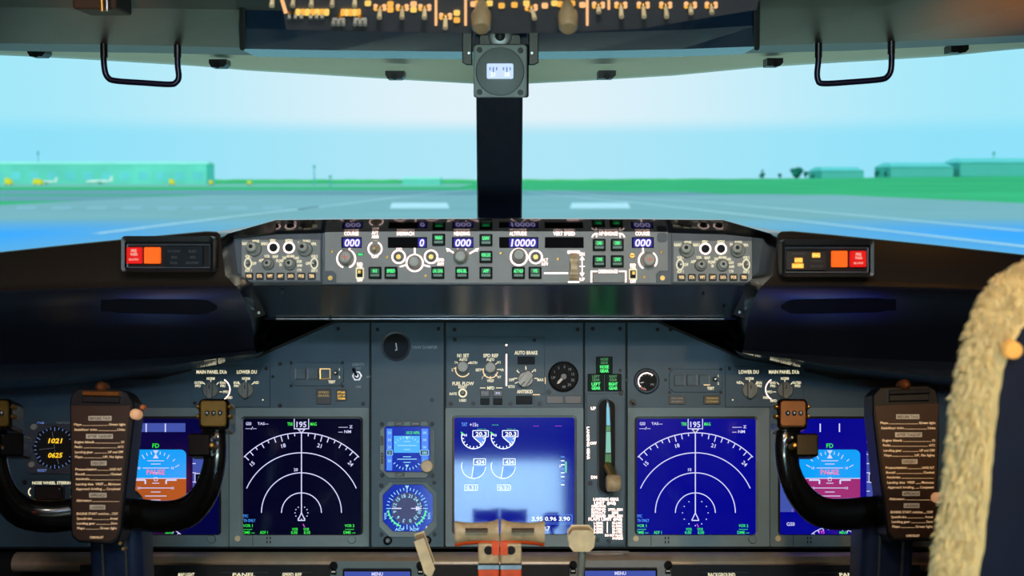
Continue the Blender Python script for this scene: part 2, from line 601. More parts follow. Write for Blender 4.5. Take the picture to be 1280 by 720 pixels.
def pfd(T, so, cx, x0, x1, side):
    n = 1.3
    m = MB(T)
    hw = 38
    # attitude ball
    m.flat(rr(cx - hw, 562, cx + hw, 598, 0)[:2] + [(cx + hw, 598), (cx - hw, 598)], 1.1, 'ssky')
    m.flat(rr(cx - hw, 598, cx + hw, 633, 0), 1.1, 'sgrd' if side < 0 else E('screen_brown_blue_reflection', (156, 46, 116), 1.0, rough=.1))  # right side: blue reflection over the brown put into the purple
    for cxx, cyy, sx, sy in ((cx - hw, 562, 1, 1), (cx + hw, 562, -1, 1), (cx - hw, 633, 1, -1), (cx + hw, 633, -1, -1)):   # round the corners
        pts = [(cxx, cyy)] + [(cxx + sx * 7 * (1 - math.sin(R(a))), cyy + sy * 7 * (1 - math.cos(R(a)))) for a in range(0, 91, 15)]
        m.flat(pts, 1.2, M['pfd_l'] if side < 0 else M['nd_blue'])
    m.line(cx - hw, 598, cx + hw, 598, 1, n, 'sw')
    for dy, l in ((-7, 6), (-13, 22), (-18, 8), (-22, 14), (6, 6), (12, 26), (17, 8), (22, 18), (27, 8), (32, 28)):
        m.line(cx - l * .75, 598 + dy, cx + l * .75, 598 + dy, .9, n, 'sw')
    for dy in (-13, 12):
        m.text(cx - 21, 598 + dy, '10', 3.2, n, 'sw'); m.text(cx + 21, 598 + dy, '10', 3.2, n, 'sw')
    for s_ in (-1, 1):
        m.line(cx + s_ * 13, 600, cx + s_ * 26, 600, 2, n, 'sw'); m.line(cx + s_ * 13, 600, cx + s_ * 13, 605, 2, n, 'sw')
    m.outline(cx - 2, 597, cx + 2, 601, .8, n, 'sw')
    for a in (-60, -45, -30, -20, -10, 10, 20, 30, 45, 60):
        q = R(a); l = 6 if a % 30 == 0 else 4
        m.line(cx + 34 * math.sin(q), 598 - 34 * math.cos(q), cx + (34 - l) * math.sin(q), 598 - (34 - l) * math.cos(q), .9, n, 'sw')
    m.flat([(cx - 3.5, 563), (cx + 3.5, 563), (cx, 568)], n, 'sw')
    m.flat([(cx, 567), (cx - 3.5, 573), (cx + 3.5, 573)], n, 'sw')
    m.text(cx, 590, 'PAUSE', 6.5, n + .1, 'sred', w=23)
    m.build('attitude_indicator', so)
    m = MB(T)
    m.text(cx, 557, 'FD', 5.5, n, 'sg')
    m.build('mode_annunciation', so)
    m = MB(T)
    m.flat([(cx - 38, 529), (cx + 37, 529), (cx + 37, 540), (cx - 38, 540)], 1.1, 'slate' if side < 0 else 'nd_blue')
    for q in (cx - 12, cx + 12):
        m.line(q, 529.5, q, 540, 1.5, n, 'sw')
    m.build('mode_strip', so)
    m = MB(T)
    m.flat([(cx + 46, 564), (cx + 67, 564), (cx + 67, 640), (cx + 46, 640)], 1.1, 'slate')
    for k in range(7):
        m.line(cx + 46, 568 + k * 11.5, cx + 50, 568 + k * 11.5, 1, n, 'sw')
    m.flat([(cx + 49, 592), (cx + 64, 592), (cx + 64, 603), (cx + 49, 603)], n - .1, 'sk')
    m.outline(cx + 49, 592, cx + 64, 603, 1, n, 'sw')
    m.text(cx + 56.5, 597.6, '00', 5.5, n, 'sg')
    m.text(cx + 52, 547, '3', 5, n, 'sm'); m.text(cx + 48, 552.5, 'C', 5, n, 'sm')
    m.build('altitude_tape', so)
    m = MB(T)
    m.flat([(cx - 62, 564), (cx - 44, 564), (cx - 44, 640), (cx - 62, 640)], 1.1, 'slate')
    for k in range(8):
        m.text(cx - 47, 568 + k * 10, str(8 - k), 3.4, n, 'sm')
    m.build('speed_tape', so)
    m = MB(T)
    m.arc(cx + 4, 700, 42, 1, -40, 40, n, 'sw')
    for a in range(-36, 37, 9):
        q = R(a)
        m.line(cx + 4 + 42 * math.sin(q), 700 - 42 * math.cos(q), cx + 4 + 38 * math.sin(q), 700 - 38 * math.cos(q), 1, n, 'sw')
    m.text(cx - 49, 655, 'GS0', 4.4, n, 'sw')
    m.text(cx - 10, 665, '195', 4, n, 'sm'); m.text(cx + 17, 665.5, 'MAG', 3.4, n, 'sg')
    m.build('heading_scale', so)


T, so = display_unit(112, 286.5, 510, 683, 124, 277, 520.5, 669, 'pfd_l', 'flight display behind the left control yoke, blue over brown horizon with PAUSE')
pfd(T, so, 195, 124, 277, -1)
T, so = display_unit(962, 1137, 510, 683, 972, 1124, 520.5, 669, 'nd_blue', 'flight display behind the right control yoke, blue over purple horizon with PAUSE')
pfd(T, so, 1037, 972, 1124, 1)

# ---- engine display
T, so = display_unit(557, 729, 510, 683, 565, 721, 519, 668.5, 'eng', 'large centre engine display washed pale blue, above the thrust levers', knob=False)
n = 1.3
m = MB(T)
EW = E('screen_pale', (236, 246, 255), 1.4)
EF = E('screen_gauge_fill', (90, 140, 245), 1.0, rough=.12)
for cx in (592, 629):
    m.flat([(cx, 547)] + [(cx + 15 * math.sin(R(a)), 547 - 15 * math.cos(R(a))) for a in range(90, 131, 8)], 1.15, EF)
    m.line(cx, 547, cx + 15 * math.sin(R(130)), 547 - 15 * math.cos(R(130)), 1, n, EW)
    m.arc(cx, 546, 15, 1, 90, 285, n, EW)
    for a in range(100, 286, 20):
        m.line(cx + 15 * math.sin(R(a)), 546 - 15 * math.cos(R(a)), cx + 12 * math.sin(R(a)), 546 - 12 * math.cos(R(a)), .9, n, EW)
    m.flat([(cx - 1, 538.3), (cx + 18.5, 538.3), (cx + 18.5, 546), (cx - 1, 546)], 1.2, 'eng')
    m.outline(cx - 1, 538.3, cx + 18.5, 546, .8, n, EW)
    m.text(cx + 9.5, 542.3, '20.3', 5, n, EW, w=14)
    m.text(cx - 10, 544, '10', 3, n, EW)
    m.line(cx - 16, 540, cx - 12, 543, 1.4, n, 'sg')
    m.flat([(cx, 583)] + [(cx + 15 * math.sin(R(a)), 583 - 15 * math.cos(R(a))) for a in range(90, 191, 10)], 1.15, EF)
    m.line(cx, 583, cx + 15 * math.sin(R(190)), 583 - 15 * math.cos(R(190)), 1, n, EW)
    m.arc(cx, 583, 15, .9, 92, 290, n, EW)
    m.outline(cx, 573.5, cx + 15, 581, .8, n, EW)
    m.text(cx + 8, 577.4, '434', 4.8, n, EW, w=10.5)
for x in (589, 630):
    m.outline(x - 8, 606, x + 8, 613, .7, n, EW)
    m.text(x, 609.6, '0.31', 4.4, n, EW, w=12)
m.build('engine_gauges', so)
m = MB(T)
m.text(580.5, 530.5, 'TAT', 4.6, n, 'sc', w=7.5)
m.text(592.5, 530.8, '+15c', 4.6, n, 'sw', w=11)
m.text(619, 531, '-------', 2.6, n, 'sg', w=8)
m.text(670, 532.3, '-----', 2.4, n, 'sm', w=7); m.text(698, 532.3, '-----', 2.4, n, 'sm', w=8)
m.text(602, 536, '----- --', 2.2, n, 'sg', w=11); m.text(639, 536, '----- --', 2.2, n, 'sg', w=11)
m.outline(661, 643.5, 715, 653, .5, n, EF)
m.text(688.5, 648.3, '3.95 0.96 3.90', 5, n, EW, w=48)
m.text(683, 660.3, '8.7', 5.2, n, EW)
m.line(681, 655, 716, 655, .5, n, EF)
m.build('engine_data_text', so)
m = MB(T)
for k in range(8):
    m.line(701, 571 + k * 5, 705.5, 571 + k * 5, 1, n, EW if k % 3 else 'sc')
m.flat([(706, 577), (708.5, 577), (708.5, 591), (706, 591)], n, E('screen_pale_green', (90, 200, 170)))
m.flat([(699, 581), (702.5, 583), (699, 585)], n, 'sw')
m.build('side_scale', so)

# ---- small round and octagonal instruments in the standby column
T = Thing('standby_attitude_display', 'small square standby attitude display with cyan screen and cream knob', 'standby instrument', MAIN, 509, 597)
m = MB(T); m.frame(chamf(475, 527, 543.5, 597.5, 11), chamf(481, 533, 538, 590, 2), 0, 5, 'bezel', 1); m.build('bezel', bevel=.0006)
s = MB(T); s.box(481.5, 533.5, 537.5, 589.5, 1, 3.6, 'stby', 2); so = s.build('screen')
m = MB(T); n = 3.9
SC1 = E('standby_cyan', (40, 170, 255), 1.0); SC2 = E('standby_light_blue', (40, 120, 240), 1.0); SC3 = E('standby_pale', (150, 220, 255), 1.0)
m.flat([(492.5, 545), (525, 545), (525, 566), (492.5, 566)], 3.8, SC1)
m.flat([(483.5, 536), (490.5, 536), (490.5, 588), (483.5, 588)], 3.8, SC2)
m.flat([(527, 536), (535.5, 536), (535.5, 588), (527, 588)], 3.8, SC2)
m.text(516.5, 541, '1013 HPA', 4, n, 'sg', w=17)
for dy, l in ((-9, 24), (-4, 8), (5, 10), (8, 24), (12, 9), (-14, 8)):
    m.line(509 - l / 2, 566 + dy, 509 + l / 2, 566 + dy, .9, n, SC3)
for a in range(-50, 51, 12):
    m.line(509 + 20 * math.sin(R(a)), 565 - 20 * math.cos(R(a)), 509 + 17 * math.sin(R(a)), 565 - 17 * math.cos(R(a)), .9, n, SC3)
    m.line(509 + 22 * math.sin(R(a)), 566 + 22 * math.cos(R(a)), 509 + 19 * math.sin(R(a)), 566 + 19 * math.cos(R(a)), .9, n, SC3)
m.flat([(506.5, 546), (511.5, 546), (509, 550)], n, SC3)
m.flat([(506.5, 581), (511.5, 581), (509, 585)], n, SC3)
for y in (541, 550, 559, 576):
    m.text(487, y, '20', 3.2, n, SC3); m.text(531, y, '00', 3.2, n, SC3)
for x0, x1 in ((484, 491), (525.5, 536)):
    m.flat([(x0, 563), (x1, 563), (x1, 569), (x0, 569)], n, 'sk'); m.outline(x0, 563, x1, 569, .7, n + .1, SC3)
m.text(487.5, 566, '31', 3.4, n + .1, SC3); m.text(531, 566, '080', 3.4, n + .1, SC3)
m.build('attitude_symbols', so)
for x0, y0, x1, y1, t in ((493, 528, 505, 532, 'APP'), (513, 528, 526, 532, 'HP/IN'), (476, 545, 479.5, 557, ''), (476.5, 566, 479.5, 572, '+'), (476.5, 573, 479.5, 580, '-'), (494, 591, 506, 595.4, 'RST')):
    m = MB(T); m.box(x0, y0, x1, y1, 4, 6, 'black', 1, .3)
    if t: m.text((x0 + x1) / 2, (y0 + y1) / 2, t, 2.4, 6.1, 'td')
    m.build('push_button')
m = MB(T); m.lathe(534, 583, [(8, 4), (8, 9), (7.4, 12), (6.5, 13)], 'cream', 28, .03, 14); m.build('knob', label='round cream adjusting knob')
screws(T, [(478, 530), (540.5, 530), (541, 594.5), (478, 594)], 2.4, 4.6)
T = Thing('radio_compass', 'octagonal bright blue radio compass dial below the standby display', 'instrument dial', MAIN, 509, 671)
m = MB(T); m.frame(chamf(474.5, 603, 546, 671, 13), chamf(478.5, 605.5, 541.5, 664.5, 13), 0, 4, 'bezel', .6); m.build('bezel')
s = MB(T); s.prism(chamf(479, 606, 541, 664, 13), 1, 3, 'stby'); so = s.build('screen')
m = MB(T); n = 3.3
m.flat([(509 + 20 * math.sin(R(a)), 635.5 - 20 * math.cos(R(a))) for a in range(0, 360, 15)], 3.15, E('compass_dark_blue', (4, 12, 90)))
for a in range(0, 360, 10):
    l = 6 if a % 30 == 0 else 3.5
    m.line(509 + 26 * math.sin(R(a)), 635.5 - 26 * math.cos(R(a)), 509 + (26 - l) * math.sin(R(a)), 635.5 - (26 - l) * math.cos(R(a)), .9, n, SC3)
for i, t in enumerate(['21', '24', '27', '30', '33', '0', '3', '6', '9', '12', '15', '18']):
    a = 15 + 30 * i
    m.text(509 + 16 * math.sin(R(a)), 635.5 - 16 * math.cos(R(a)), t, 4.4, n, SC3, rot=a)
m.line(490, 635.5, 502, 635.5, 1.4, n, 'sw'); m.flat([(520, 632.5), (520, 638.5), (528, 635.5)], n, 'sw'); m.line(514, 635.5, 520, 635.5, 1.2, n, 'sw')
m.arc(509, 635.5, 23.5, 2, 200, 265, n - .1, 'sg'); m.arc(509, 635.5, 23.5, 2, 95, 150, n - .1, 'sg')
m.flat([(506.5, 607), (511.5, 607), (509, 612)], n, SC3)
m.text(509, 661.5, 'ADF    ADF', 3.6, n, SC3, w=30)
m.text(482, 645, 'VOR', 3, n, SC3, rot=-90); m.text(536.5, 645, 'VOR', 3, n, SC3, rot=90)
m.flat([(481, 661), (484, 657), (486, 661)], n, 'sw'); m.flat([(533, 657), (536, 661), (532, 661)], n, 'sw')
m.build('compass_card', so)
for x in (485, 534):
    m = MB(T); m.lathe(x, 675.5, [(5.4, 0), (5.4, 7), (4.6, 9), (2.4, 9.2)], 'black', 20); m.cyl(x, 675.5, 1.2, 9, 9.6, 'bezel', 10); m.build('knob')
screws(T, [(477, 607), (543, 603.5), (543, 668), (477, 668)], 2.4, 3.0)
# yaw damper gauge
T = Thing('yaw_damper_gauge', 'round dark gauge at the top of the panel, lettered yaw damper beside it', 'gauge', MAIN, 495, 450)
m = MB(T); m.frame(circ(495, 433, 18.5, 32), circ(495, 433, 16, 32), 0, 4, 'mcpframe', .8); m.build('bezel')
m = MB(T); m.cyl(495, 433, 16.2, 0, 1.4, 'recess', 32); m.flat([(495 + 16 * math.cos(R(a)), 428 + 11 * math.sin(R(a))) for a in range(180, 361, 15)], 1.6, 'matte'); m.build('dial')
m = MB(T); m.line(495, 429, 496, 436, 1.6, 2, 'white'); m.line(494, 438, 497, 437, 1.4, 2, 'white'); m.build('needle')
m = MB(T); m.text(531, 434, 'YAW DAMPER', 3.8, .3, 'td', w=32); m.build('lettering')
m = MB(T); m.prism([(507, 449), (511, 444), (514, 449)], 0, 2.5, 'black'); m.build('index_marker')


# ---- display selector panels
def knobgeo(m, x, y, r, top=11, mt='knob', bar=True, ang=0, barw=.36):
    m.lathe(x, y, [(r, 0), (r, top * .45), (r * .88, top * .55)], mt, 24)
    if bar:
        a = R(ang); ca, sa = math.cos(a), math.sin(a)
        pts = rr(-r * barw, -r * 1.02, r * barw, r * 1.08, r * .3, 3)
        m.prism([(x + u * ca - v * sa, y + u * sa + v * ca) for u, v in pts], top * .4, top, mt, .8)


def selector(side):
    s = side
    X = (lambda x: x) if s < 0 else (lambda x: 1244.5 - x)
    lab = ('amber-lettered display selector panel with two knobs, upper left behind the left yoke grip' if s < 0 else
           'amber-lettered display selector panel with two knobs, upper right behind the right yoke grip')
    xs = sorted((X(240), X(338)))
    T = Thing('display_selector_panel', lab, 'selector panel', MAIN, sum(xs) / 2, 509, group='display selector panels')
    m = MB(T); m.box(xs[0], 458, xs[1], 509, 0, 2.4, 'panel', 1, .5); m.build('plate')
    for x in (264, 308):
        m = MB(T); knobgeo(m, X(x), 488, 10, 13); m.line(X(x), 482, X(x), 487, 1.1, 13.2, 'seam')
        k = m.build('knob')
    m = MB(T); n = 2.7
    c = 'tc'
    m.text(X(265), 465, 'MAIN PANEL DUs', 4.4, n, c, w=38, off=.03)
    m.text(X(309), 465, 'LOWER DU', 4.4, n, c, w=25, off=.03)
    for x in (264, 308):
        m.text(X(x), 473.3, 'NORM', 3.4, n, c, w=10, off=.03)
        m.line(X(x), 475, X(x), 479, 1.1, n, c)
        for q in (-1, 1):
            m.line(X(x) + q * 10, 478, X(x) + q * 6.5, 481.5, 1.1, n, c)
    m.text(X(249), 478.5, 'OUTBD', 3.2, n, c, w=11, off=.03); m.text(X(248), 482.5, 'PFD', 3.2, n, c, w=7, off=.03)
    m.text(X(279), 478.5, 'ENG', 3.2, n, c, w=7, off=.03); m.text(X(279), 482.5, 'PRI', 3.2, n, c, w=6, off=.03)
    m.text(X(296), 478.5, 'ENG', 3.2, n, c, w=7, off=.03); m.text(X(296), 482.5, 'PRI', 3.2, n, c, w=6, off=.03)
    m.text(X(321), 478.3, 'ND', 3.4, n, c, w=6, off=.03)
    m.text(X(283), 490, 'PFD', 3.2, n, c, w=7, off=.03); m.line(X(275), 490, X(278.5), 490, 1, n, c)
    m.text(X(287), 497, 'INBD', 3.2, n, c, w=8, off=.03); m.text(X(278), 501, 'MFD', 3.2, n, c, w=8, off=.03)
    a0, a1 = (20, 150)
    if s < 0: m.arc(268, 487, 20, 1.3, 40, 140, n, 'tw', ry=16)
    else: m.arc(X(268), 487, 20, 1.3, -140, -40, n, 'tw', ry=16)
    m.build('lettering')
    screws(T, [(X(333), 461), (X(244), 504)], 2.2, 2.2)
    m = MB(T); m.cyl(X(329), 500, 1.0, 2.4, 3.0, 'tc', 10); m.build('pilot_light')


selector(-1); selector(1)


# ---- autoland annunciators
def annun(x0, y0, label, lit):
    T = Thing('autopilot_annunciator', label, 'annunciator', MAIN, x0 + 33, y0 + 30, group='autopilot annunciators')
    m = MB(T); m.prism(chamf(x0, y0, x0 + 67, y0 + 29, 6), 0, 2.2, 'panel', .5); m.build('housing')
    for i in range(3):
        x = x0 + 6 + i * 15.5
        m = MB(T); m.frame(rr(x, y0 + 7, x + 14, y0 + 21, 1), rr(x + 1.4, y0 + 8.4, x + 12.6, y0 + 19.6, .5), 2, 4, 'brass' if i == 2 and lit else 'mcpframe', .3)
        m.box(x + 1.2, y0 + 8.2, x + 12.8, y0 + 19.8, 2, 3.2, 'lens', .5)
        m.build('indicator_lens')
    m = MB(T); m.lathe(x0 + 57, y0 + 13, [(3, 2), (3, 5), (1.6, 5.5), (1.2, 9)], 'steel', 12); m.build('test_switch')
    m = MB(T)
    m.text(x0 + 61.5, y0 + 8.5, '1', 3, 2.5, 'tc', off=.03); m.text(x0 + 61.5, y0 + 18, '2', 3, 2.5, 'tc', off=.03)
    m.text(x0 + 52, y0 + 24, 'TEST', 3.4, 2.5, 'tc', w=9, off=.04)
    if lit:
        m.line(x0 + 37, y0 + 8, x0 + 50, y0 + 8, 1, 4.1, 'ta'); m.line(x0 + 50, y0 + 8, x0 + 50, y0 + 20, .9, 4.1, 'ta')
    else:
        m.line(x0 + 43, y0 + 20, x0 + 51, y0 + 20, 1.3, 4.1, 'ta')
    m.build('lettering')
    screws(T, [(x0 + 1, y0), (x0 + 65, y0), (x0 + 1, y0 + 29), (x0 + 65, y0 + 29)], 2, 0)


annun(363, 453.5, 'grey annunciator with three square lenses, right of the left display selector panel', True)
annun(836, 461.5, 'grey annunciator with three square lenses, right of the white-ringed pressure gauge', False)


def lightcap(x0, y0, x1, y1, lines, label, split=False, h=3.0):
    T = Thing('indicator_light', label, 'indicator light', MAIN, (x0 + x1) / 2, y1)
    m = MB(T); m.box(x0, y0, x1, y1, 0, 2.4, 'black', 1, .4)
    if split: m.line(x0, (y0 + y1) / 2, x1, (y0 + y1) / 2, .8, 2.5, 'mcpframe')
    m.build('lens_cap')
    m = MB(T)
    for i, (t, c, yy) in enumerate(lines):
        m.text((x0 + x1) / 2, yy, t, h, 2.7, c, w=(x1 - x0) * .7)
    if lines: m.build('lettering')
    return T


lightcap(395.5, 486.5, 414, 505.5, [('SPEED', 'tdy', 490.5), ('BRAKE', 'tdy', 494.5)], 'dark two-part indicator below the left annunciator, left of the lit STAB light', True, 2.4)
lightcap(420, 487, 433.5, 501.5, [('STAB', 'ty', 490.5), ('OUT OF', 'ty', 494.5), ('TRIM', 'ty', 498.3)], 'small black indicator lit with yellow STAB OUT OF TRIM', h=2.6)
lightcap(836, 495, 856.5, 505.5, [('SPEED BRAKE', 'td', 498), ('ARMED', 'td', 502)], 'dark unlit indicator below the right annunciator, left one of the pair', h=2.2)
lightcap(879.5, 494.5, 900.5, 505.5, [('SPEEDBRAKES', 'tdy', 498), ('EXTENDED', 'tdy', 502)], 'dark indicator with faint amber lettering, right one of the pair below the right annunciator', h=2.4)
# light test switch
T = Thing('lights_test_switch', 'silver toggle switch lettered LIGHTS in hexagonal nut', 'switch', MAIN, 447, 478)
m = MB(T); m.prism(circ(446.5, 470, 6.5, 6), 0, 2.5, 'steel'); m.lathe(446.5, 470, [(4, 2), (4, 4), (2.2, 4.4)], 'steel', 16); m.build('nut')
m = MB(T); x, y = T.p(446.5, 470); m.tube([(x, y, .003), (x - .002, y + .004, .012), (x - .0035, y + .008, .018)], [.0012, .0018, .0024], 'screw', 10); m.build('lever')
m = MB(T); m.text(448, 455.5, 'LIGHTS', 3.6, .3, 'td', w=15); m.text(448, 460.5, 'TEST', 2.6, .3, 'td', w=7); m.text(448, 483.5, 'DIM', 2.6, .3, 'td', w=6); m.text(461, 471, 'BRT', 2.4, .3, 'td', w=5); m.build('lettering')

# ---- autobrake panel
T = Thing('autobrake_panel', 'amber-lettered panel of brake and reference selectors above the engine display', 'selector panel', MAIN, 620, 510)
m = MB(T); m.prism([(558, 421), (681, 421), (681, 493), (668, 493), (668, 510), (558, 510)], 0, 1.6, 'panel', .5); m.build('plate')
m = MB(T); n = 1.9; c = 'tc'


def ticks(m, x, y, r0, r1, angs, n, c, w=1.1):
    for a in angs:
        q = R(a)
        m.line(x + r0 * math.sin(q), y - r0 * math.cos(q), x + r1 * math.sin(q), y - r1 * math.cos(q), w, n, c)


m.text(579, 444.5, 'N1 SET', 4.4, n, c, w=15, off=.03); m.text(579, 449.5, 'AUTO', 3.4, n, c, w=10, off=.03)
m.text(592, 453.5, 'BOTH', 3.2, n, c, w=9, off=.03); m.text(569, 453, '1', 3.4, n, c); m.text(565.5, 462.5, '2', 3.4, n, c)
ticks(m, 578.5, 460.5, 8.5, 11.5, (-90, -45, 0, 50), n, c)
m.arc(578.5, 462, 9, 1.4, 120, 290, n, 'ta')
m.text(613.5, 444.5, 'SPD REF', 4.4, n, c, w=19, off=.03); m.text(613, 449.5, 'AUTO', 3.4, n, c, w=10, off=.03)
m.text(623.5, 453, 'V1', 3.2, n, c, w=4, off=.03); m.text(627.5, 462.5, 'VR', 3.2, n, c, w=5, off=.03); m.text(624, 471.5, 'WT', 3.2, n, c, w=5, off=.03)
m.text(613, 476, 'VREF', 3.4, n, c, w=9, off=.03); m.text(603, 472.5, '/', 3.2, n, c, off=.03); m.text(598, 462.5, 'SET', 3.4, n, c, w=7, off=.03)
ticks(m, 613, 462, 8.5, 12, (0, 45, 90, 135, 180, 225, 270), n, c)
m.arc(613, 463.5, 9, 1.4, 100, 290, n, 'ta')
m.text(579, 479.5, 'FUEL FLOW', 4.4, n, c, w=27, off=.03); m.text(578.5, 484, 'RESET', 3.2, n, c, w=11, off=.03)
m.text(566.5, 492.3, 'RATE', 3.2, n, c, w=9, off=.03); m.text(578.5, 500.5, 'USED', 3.2, n, c, w=9, off=.03)
m.text(613.5, 485, 'MFD', 4, n, c, w=9, off=.03); m.line(600, 485, 607, 485, 1, n, c); m.line(620, 485, 628, 485, 1, n, c)
m.line(633, 442.5, 633, 482.5, 1.8, n, 'tw'); m.cyl(633, 431.5, 1.3, 1.5, 2.2, 'tw', 10)
m.text(657.5, 441, 'AUTO BRAKE', 4.6, n, c, w=29, off=.03)
m.text(647, 463.5, '1', 3.4, n, c); m.text(657.3, 459.5, '2', 3.4, n, c); m.text(669, 463, '3', 3.4, n, c); m.text(675.5, 474.8, 'MAX', 3.4, n, c, w=8, off=.03)
m.text(639.5, 474.8, 'OFF', 3.4, n, c, w=7, off=.03); m.text(639.5, 483.3, 'RTO', 3.4, n, c, w=8, off=.03)
ticks(m, 657.3, 473, 10.5, 15, (0, -50, 45, -90, 90, -115), n, c)
m.text(656, 489.5, 'ANTISKID', 4.4, n, c, w=20, off=.03)
m.line(666, 493.5, 675, 493.5, 1.2, n, 'ta'); m.line(681.5, 472, 681.5, 480, 1, n, 'ta')
m.build('lettering')
for x, y, a in ((578.5, 459, 0), (613, 460, 0)):
    m = MB(T); m.lathe(x, y, [(7.2, 1.5), (7.2, 8), (6.4, 11), (5.8, 11.5)], 'knobl', 24, .03, 12)
    m.build('selector_knob')
m = MB(T); knobgeo(m, 657, 474.5, 9.8, 15, 'knobl', True, 38, .55); m.line(656, 478, 650, 484, 1, 15.2, 'seam'); m.build('autobrake_knob', label='large grey pointer knob')
m = MB(T); m.arc(578.5, 491.5, 4.6, 2.0, 0, 360, n, 'tc', 20); m.lathe(578.5, 491.5, [(3.4, 1.5), (3.4, 3), (1.8, 3.3), (1.6, 9)], 'knob', 14); m.build('toggle_switch')
for x0, y0, t, mt in ((600.5, 488, 'ENG', 'td'), (616.5, 488, 'SYS', 'sw'), (600.5, 498, '', None), (616.5, 498, '', None)):
    m = MB(T); m.box(x0, y0, x0 + 11.5, y0 + 8, 1.5, 4.5, 'recess' if y0 > 495 else 'black', 1, .5)
    if t: m.text(x0 + 5.7, y0 + 3.7, t, 2.6, 4.7, mt)
    m.build('push_button')
for x0, y0, x1, y1 in ((647, 446, 668.5, 455.5), (645, 495, 665.5, 505.5)):
    m = MB(T); m.box(x0, y0, x1, y1, 1.4, 4, 'recess', 1, .5); m.build('indicator_lens')
screws(T, [(568.5, 425), (668, 425.5), (563.5, 505), (591.5, 504.5), (638, 504.5)], 2.6, 1.4)
screws(IP, [(674.5, 505), (700 - 14, 490)], 3, 0)

T = Thing('flap_gauge', 'round black flap position gauge with white numbers', 'gauge', MAIN, 704, 490)
m = MB(T); m.frame(circ(704, 471, 19, 36), circ(704, 471, 17, 36), 0, 5, 'black', 1); m.build('bezel')
m = MB(T); m.cyl(704, 471, 17.2, 0, 1.6, 'matte', 36); n = 1.9
for i, t in enumerate(['UP', '1', '2', '5', '10', '15', '25', '30', '40']):
    a = -95 + i * 34
    m.text(704 + 12.5 * math.sin(R(a)), 471 - 12.5 * math.cos(R(a)), t, 3.2, n, 'td')
m.build('dial')
m = MB(T); m.flat([(703.5, 470), (706, 472), (699, 479.5), (696, 480), (697, 477)], 2.4, 'white'); m.cyl(704.5, 471, 3.6, 1, 3, 'black', 16); m.build('needle')
lightcap(683, 495, 704, 504.5, [], 'blank dark indicator under the round flap gauge, next to the brake panel')
lightcap(706, 495, 726.5, 504.5, [], 'blank dark indicator under the round flap gauge, next to the gear lever panel')

T = Thing('brake_pressure_gauge', 'small round chrome-rimmed gauge with white and red arc, left of the right annunciator', 'gauge', MAIN, 808, 492)
m = MB(T); m.lathe(808, 476.5, [(16, 0), (16, 4), (14.8, 6), (12.8, 6.4), (12.2, 3)], 'mcpframe', 36); m.build('bezel')
m = MB(T); m.cyl(808, 476.5, 12.1, 0, 3.4, 'matte', 32); m.arc(808, 477, 10.4, 1.4, -175, 45, 3.7, 'tw'); m.arc(808, 477, 10.6, 1.5, -178, -130, 3.8, 'red')
ticks(m, 808, 477, 7.6, 10, (-160, -130, -100, -70, -40, -10, 20, 45), 3.7, 'td', .8)
m.text(815, 481, 'PSI', 2.6, 3.7, 'td'); m.build('dial')
m = MB(T); m.line(808, 477, 800.5, 479, 1.3, 4.0, 'white'); m.cyl(808, 476.5, 4.2, 2, 4.8, 'matte', 18); m.build('needle')

# ---- gear lights and lever
T = Thing('landing_gear_lights', 'stepped block of green lit NOSE, LEFT and RIGHT GEAR lights', 'indicator light', MAIN, 755, 489)
for x0, y0, a in ((745, 446, 'NOSE'), (734.5, 467.5, 'LEFT'), (756, 467.5, 'RIGHT')):
    m = MB(T); m.box(x0, y0, x0 + 20.5, y0 + 21.5, 0, 4, 'dgreen', 1, .5); h = m.build('indicator_lens')
    m = MB(T)
    for k, (c, hh) in enumerate((('tgd', 3.2), ('tgd', 3.2), ('tg', 4), ('tg', 4))):
        m.text(x0 + 10.2, y0 + (3.4, 7.6, 12.8, 17.8)[k], a if k % 2 == 0 else 'GEAR', hh, 4.3, c, w=11 if k > 1 else 9.5, off=.035)
    m.build('lettering', h)
T = Thing('landing_gear_lever', 'landing gear lever with brass wheel handle down in its tall black slot', 'lever', MAIN, 758, 684)
m = MB(T); m.box(733, 492, 780.5, 683, 0, 2, 'panel', 1, .5); m.build('plate')
m = MB(T); m.frame(rr(746, 497, 771, 619, 12, 6), rr(748.5, 499.5, 768.5, 616.5, 10, 6), 0, 5, 'mcpframe', .6)
m.box(748, 499, 769, 617, 1, 2.6, 'matte', 10, 0); m.build('slot')
m = MB(T); LB = E('lever_reflection_cyan', (80, 190, 220), .9, rough=.2)
m.prism([(757.8, 501), (759.6, 501), (762.5, 512), (763.5, 590), (755.6, 590), (757, 512)], 3, 8, 'screw')
m.build('lever_arm')
m = MB(T)
m.flat([(758.2, 504), (759.4, 504), (761, 512), (762, 532), (757.6, 532), (757.6, 512)], 8.3, LB)
m.flat([(757.4, 533), (762, 533), (762.2, 539), (757.2, 539)], 8.3, E('lever_reflection_green', (20, 130, 50), 1))
m.flat([(757.2, 540), (762.4, 540), (763, 566), (756.6, 566)], 8.3, E('lever_reflection_teal', (110, 190, 170), .9))
m.flat([(756, 568), (763.2, 568), (763.4, 578), (755.8, 578)], 8.3, E('lever_reflection_dark_green', (8, 100, 40), 1))
m.build('painted_reflection', label='screen reflection painted as cyan and green glow')  # screens reflecting in the lever shaft, painted as glowing patches
m = MB(T)
x, y = T.p(762, 598)
m.tube([(x - .004, y + .018, .012), (x, y + .008, .03), (x, y - .002, .045)], [.006, .007, .007], 'brass', 12)
x0, y0 = T.p(754, 604); x1, _ = T.p(772, 604)
m.tube([(x0, y0, .048), (x0 + .002, y0, .048), (x1 - .002, y0, .048), (x1, y0, .048)], [.008, .0118, .0118, .008], 'tan', 20)
m.build('wheel_handle', label='olive brass wheel-shaped handle')
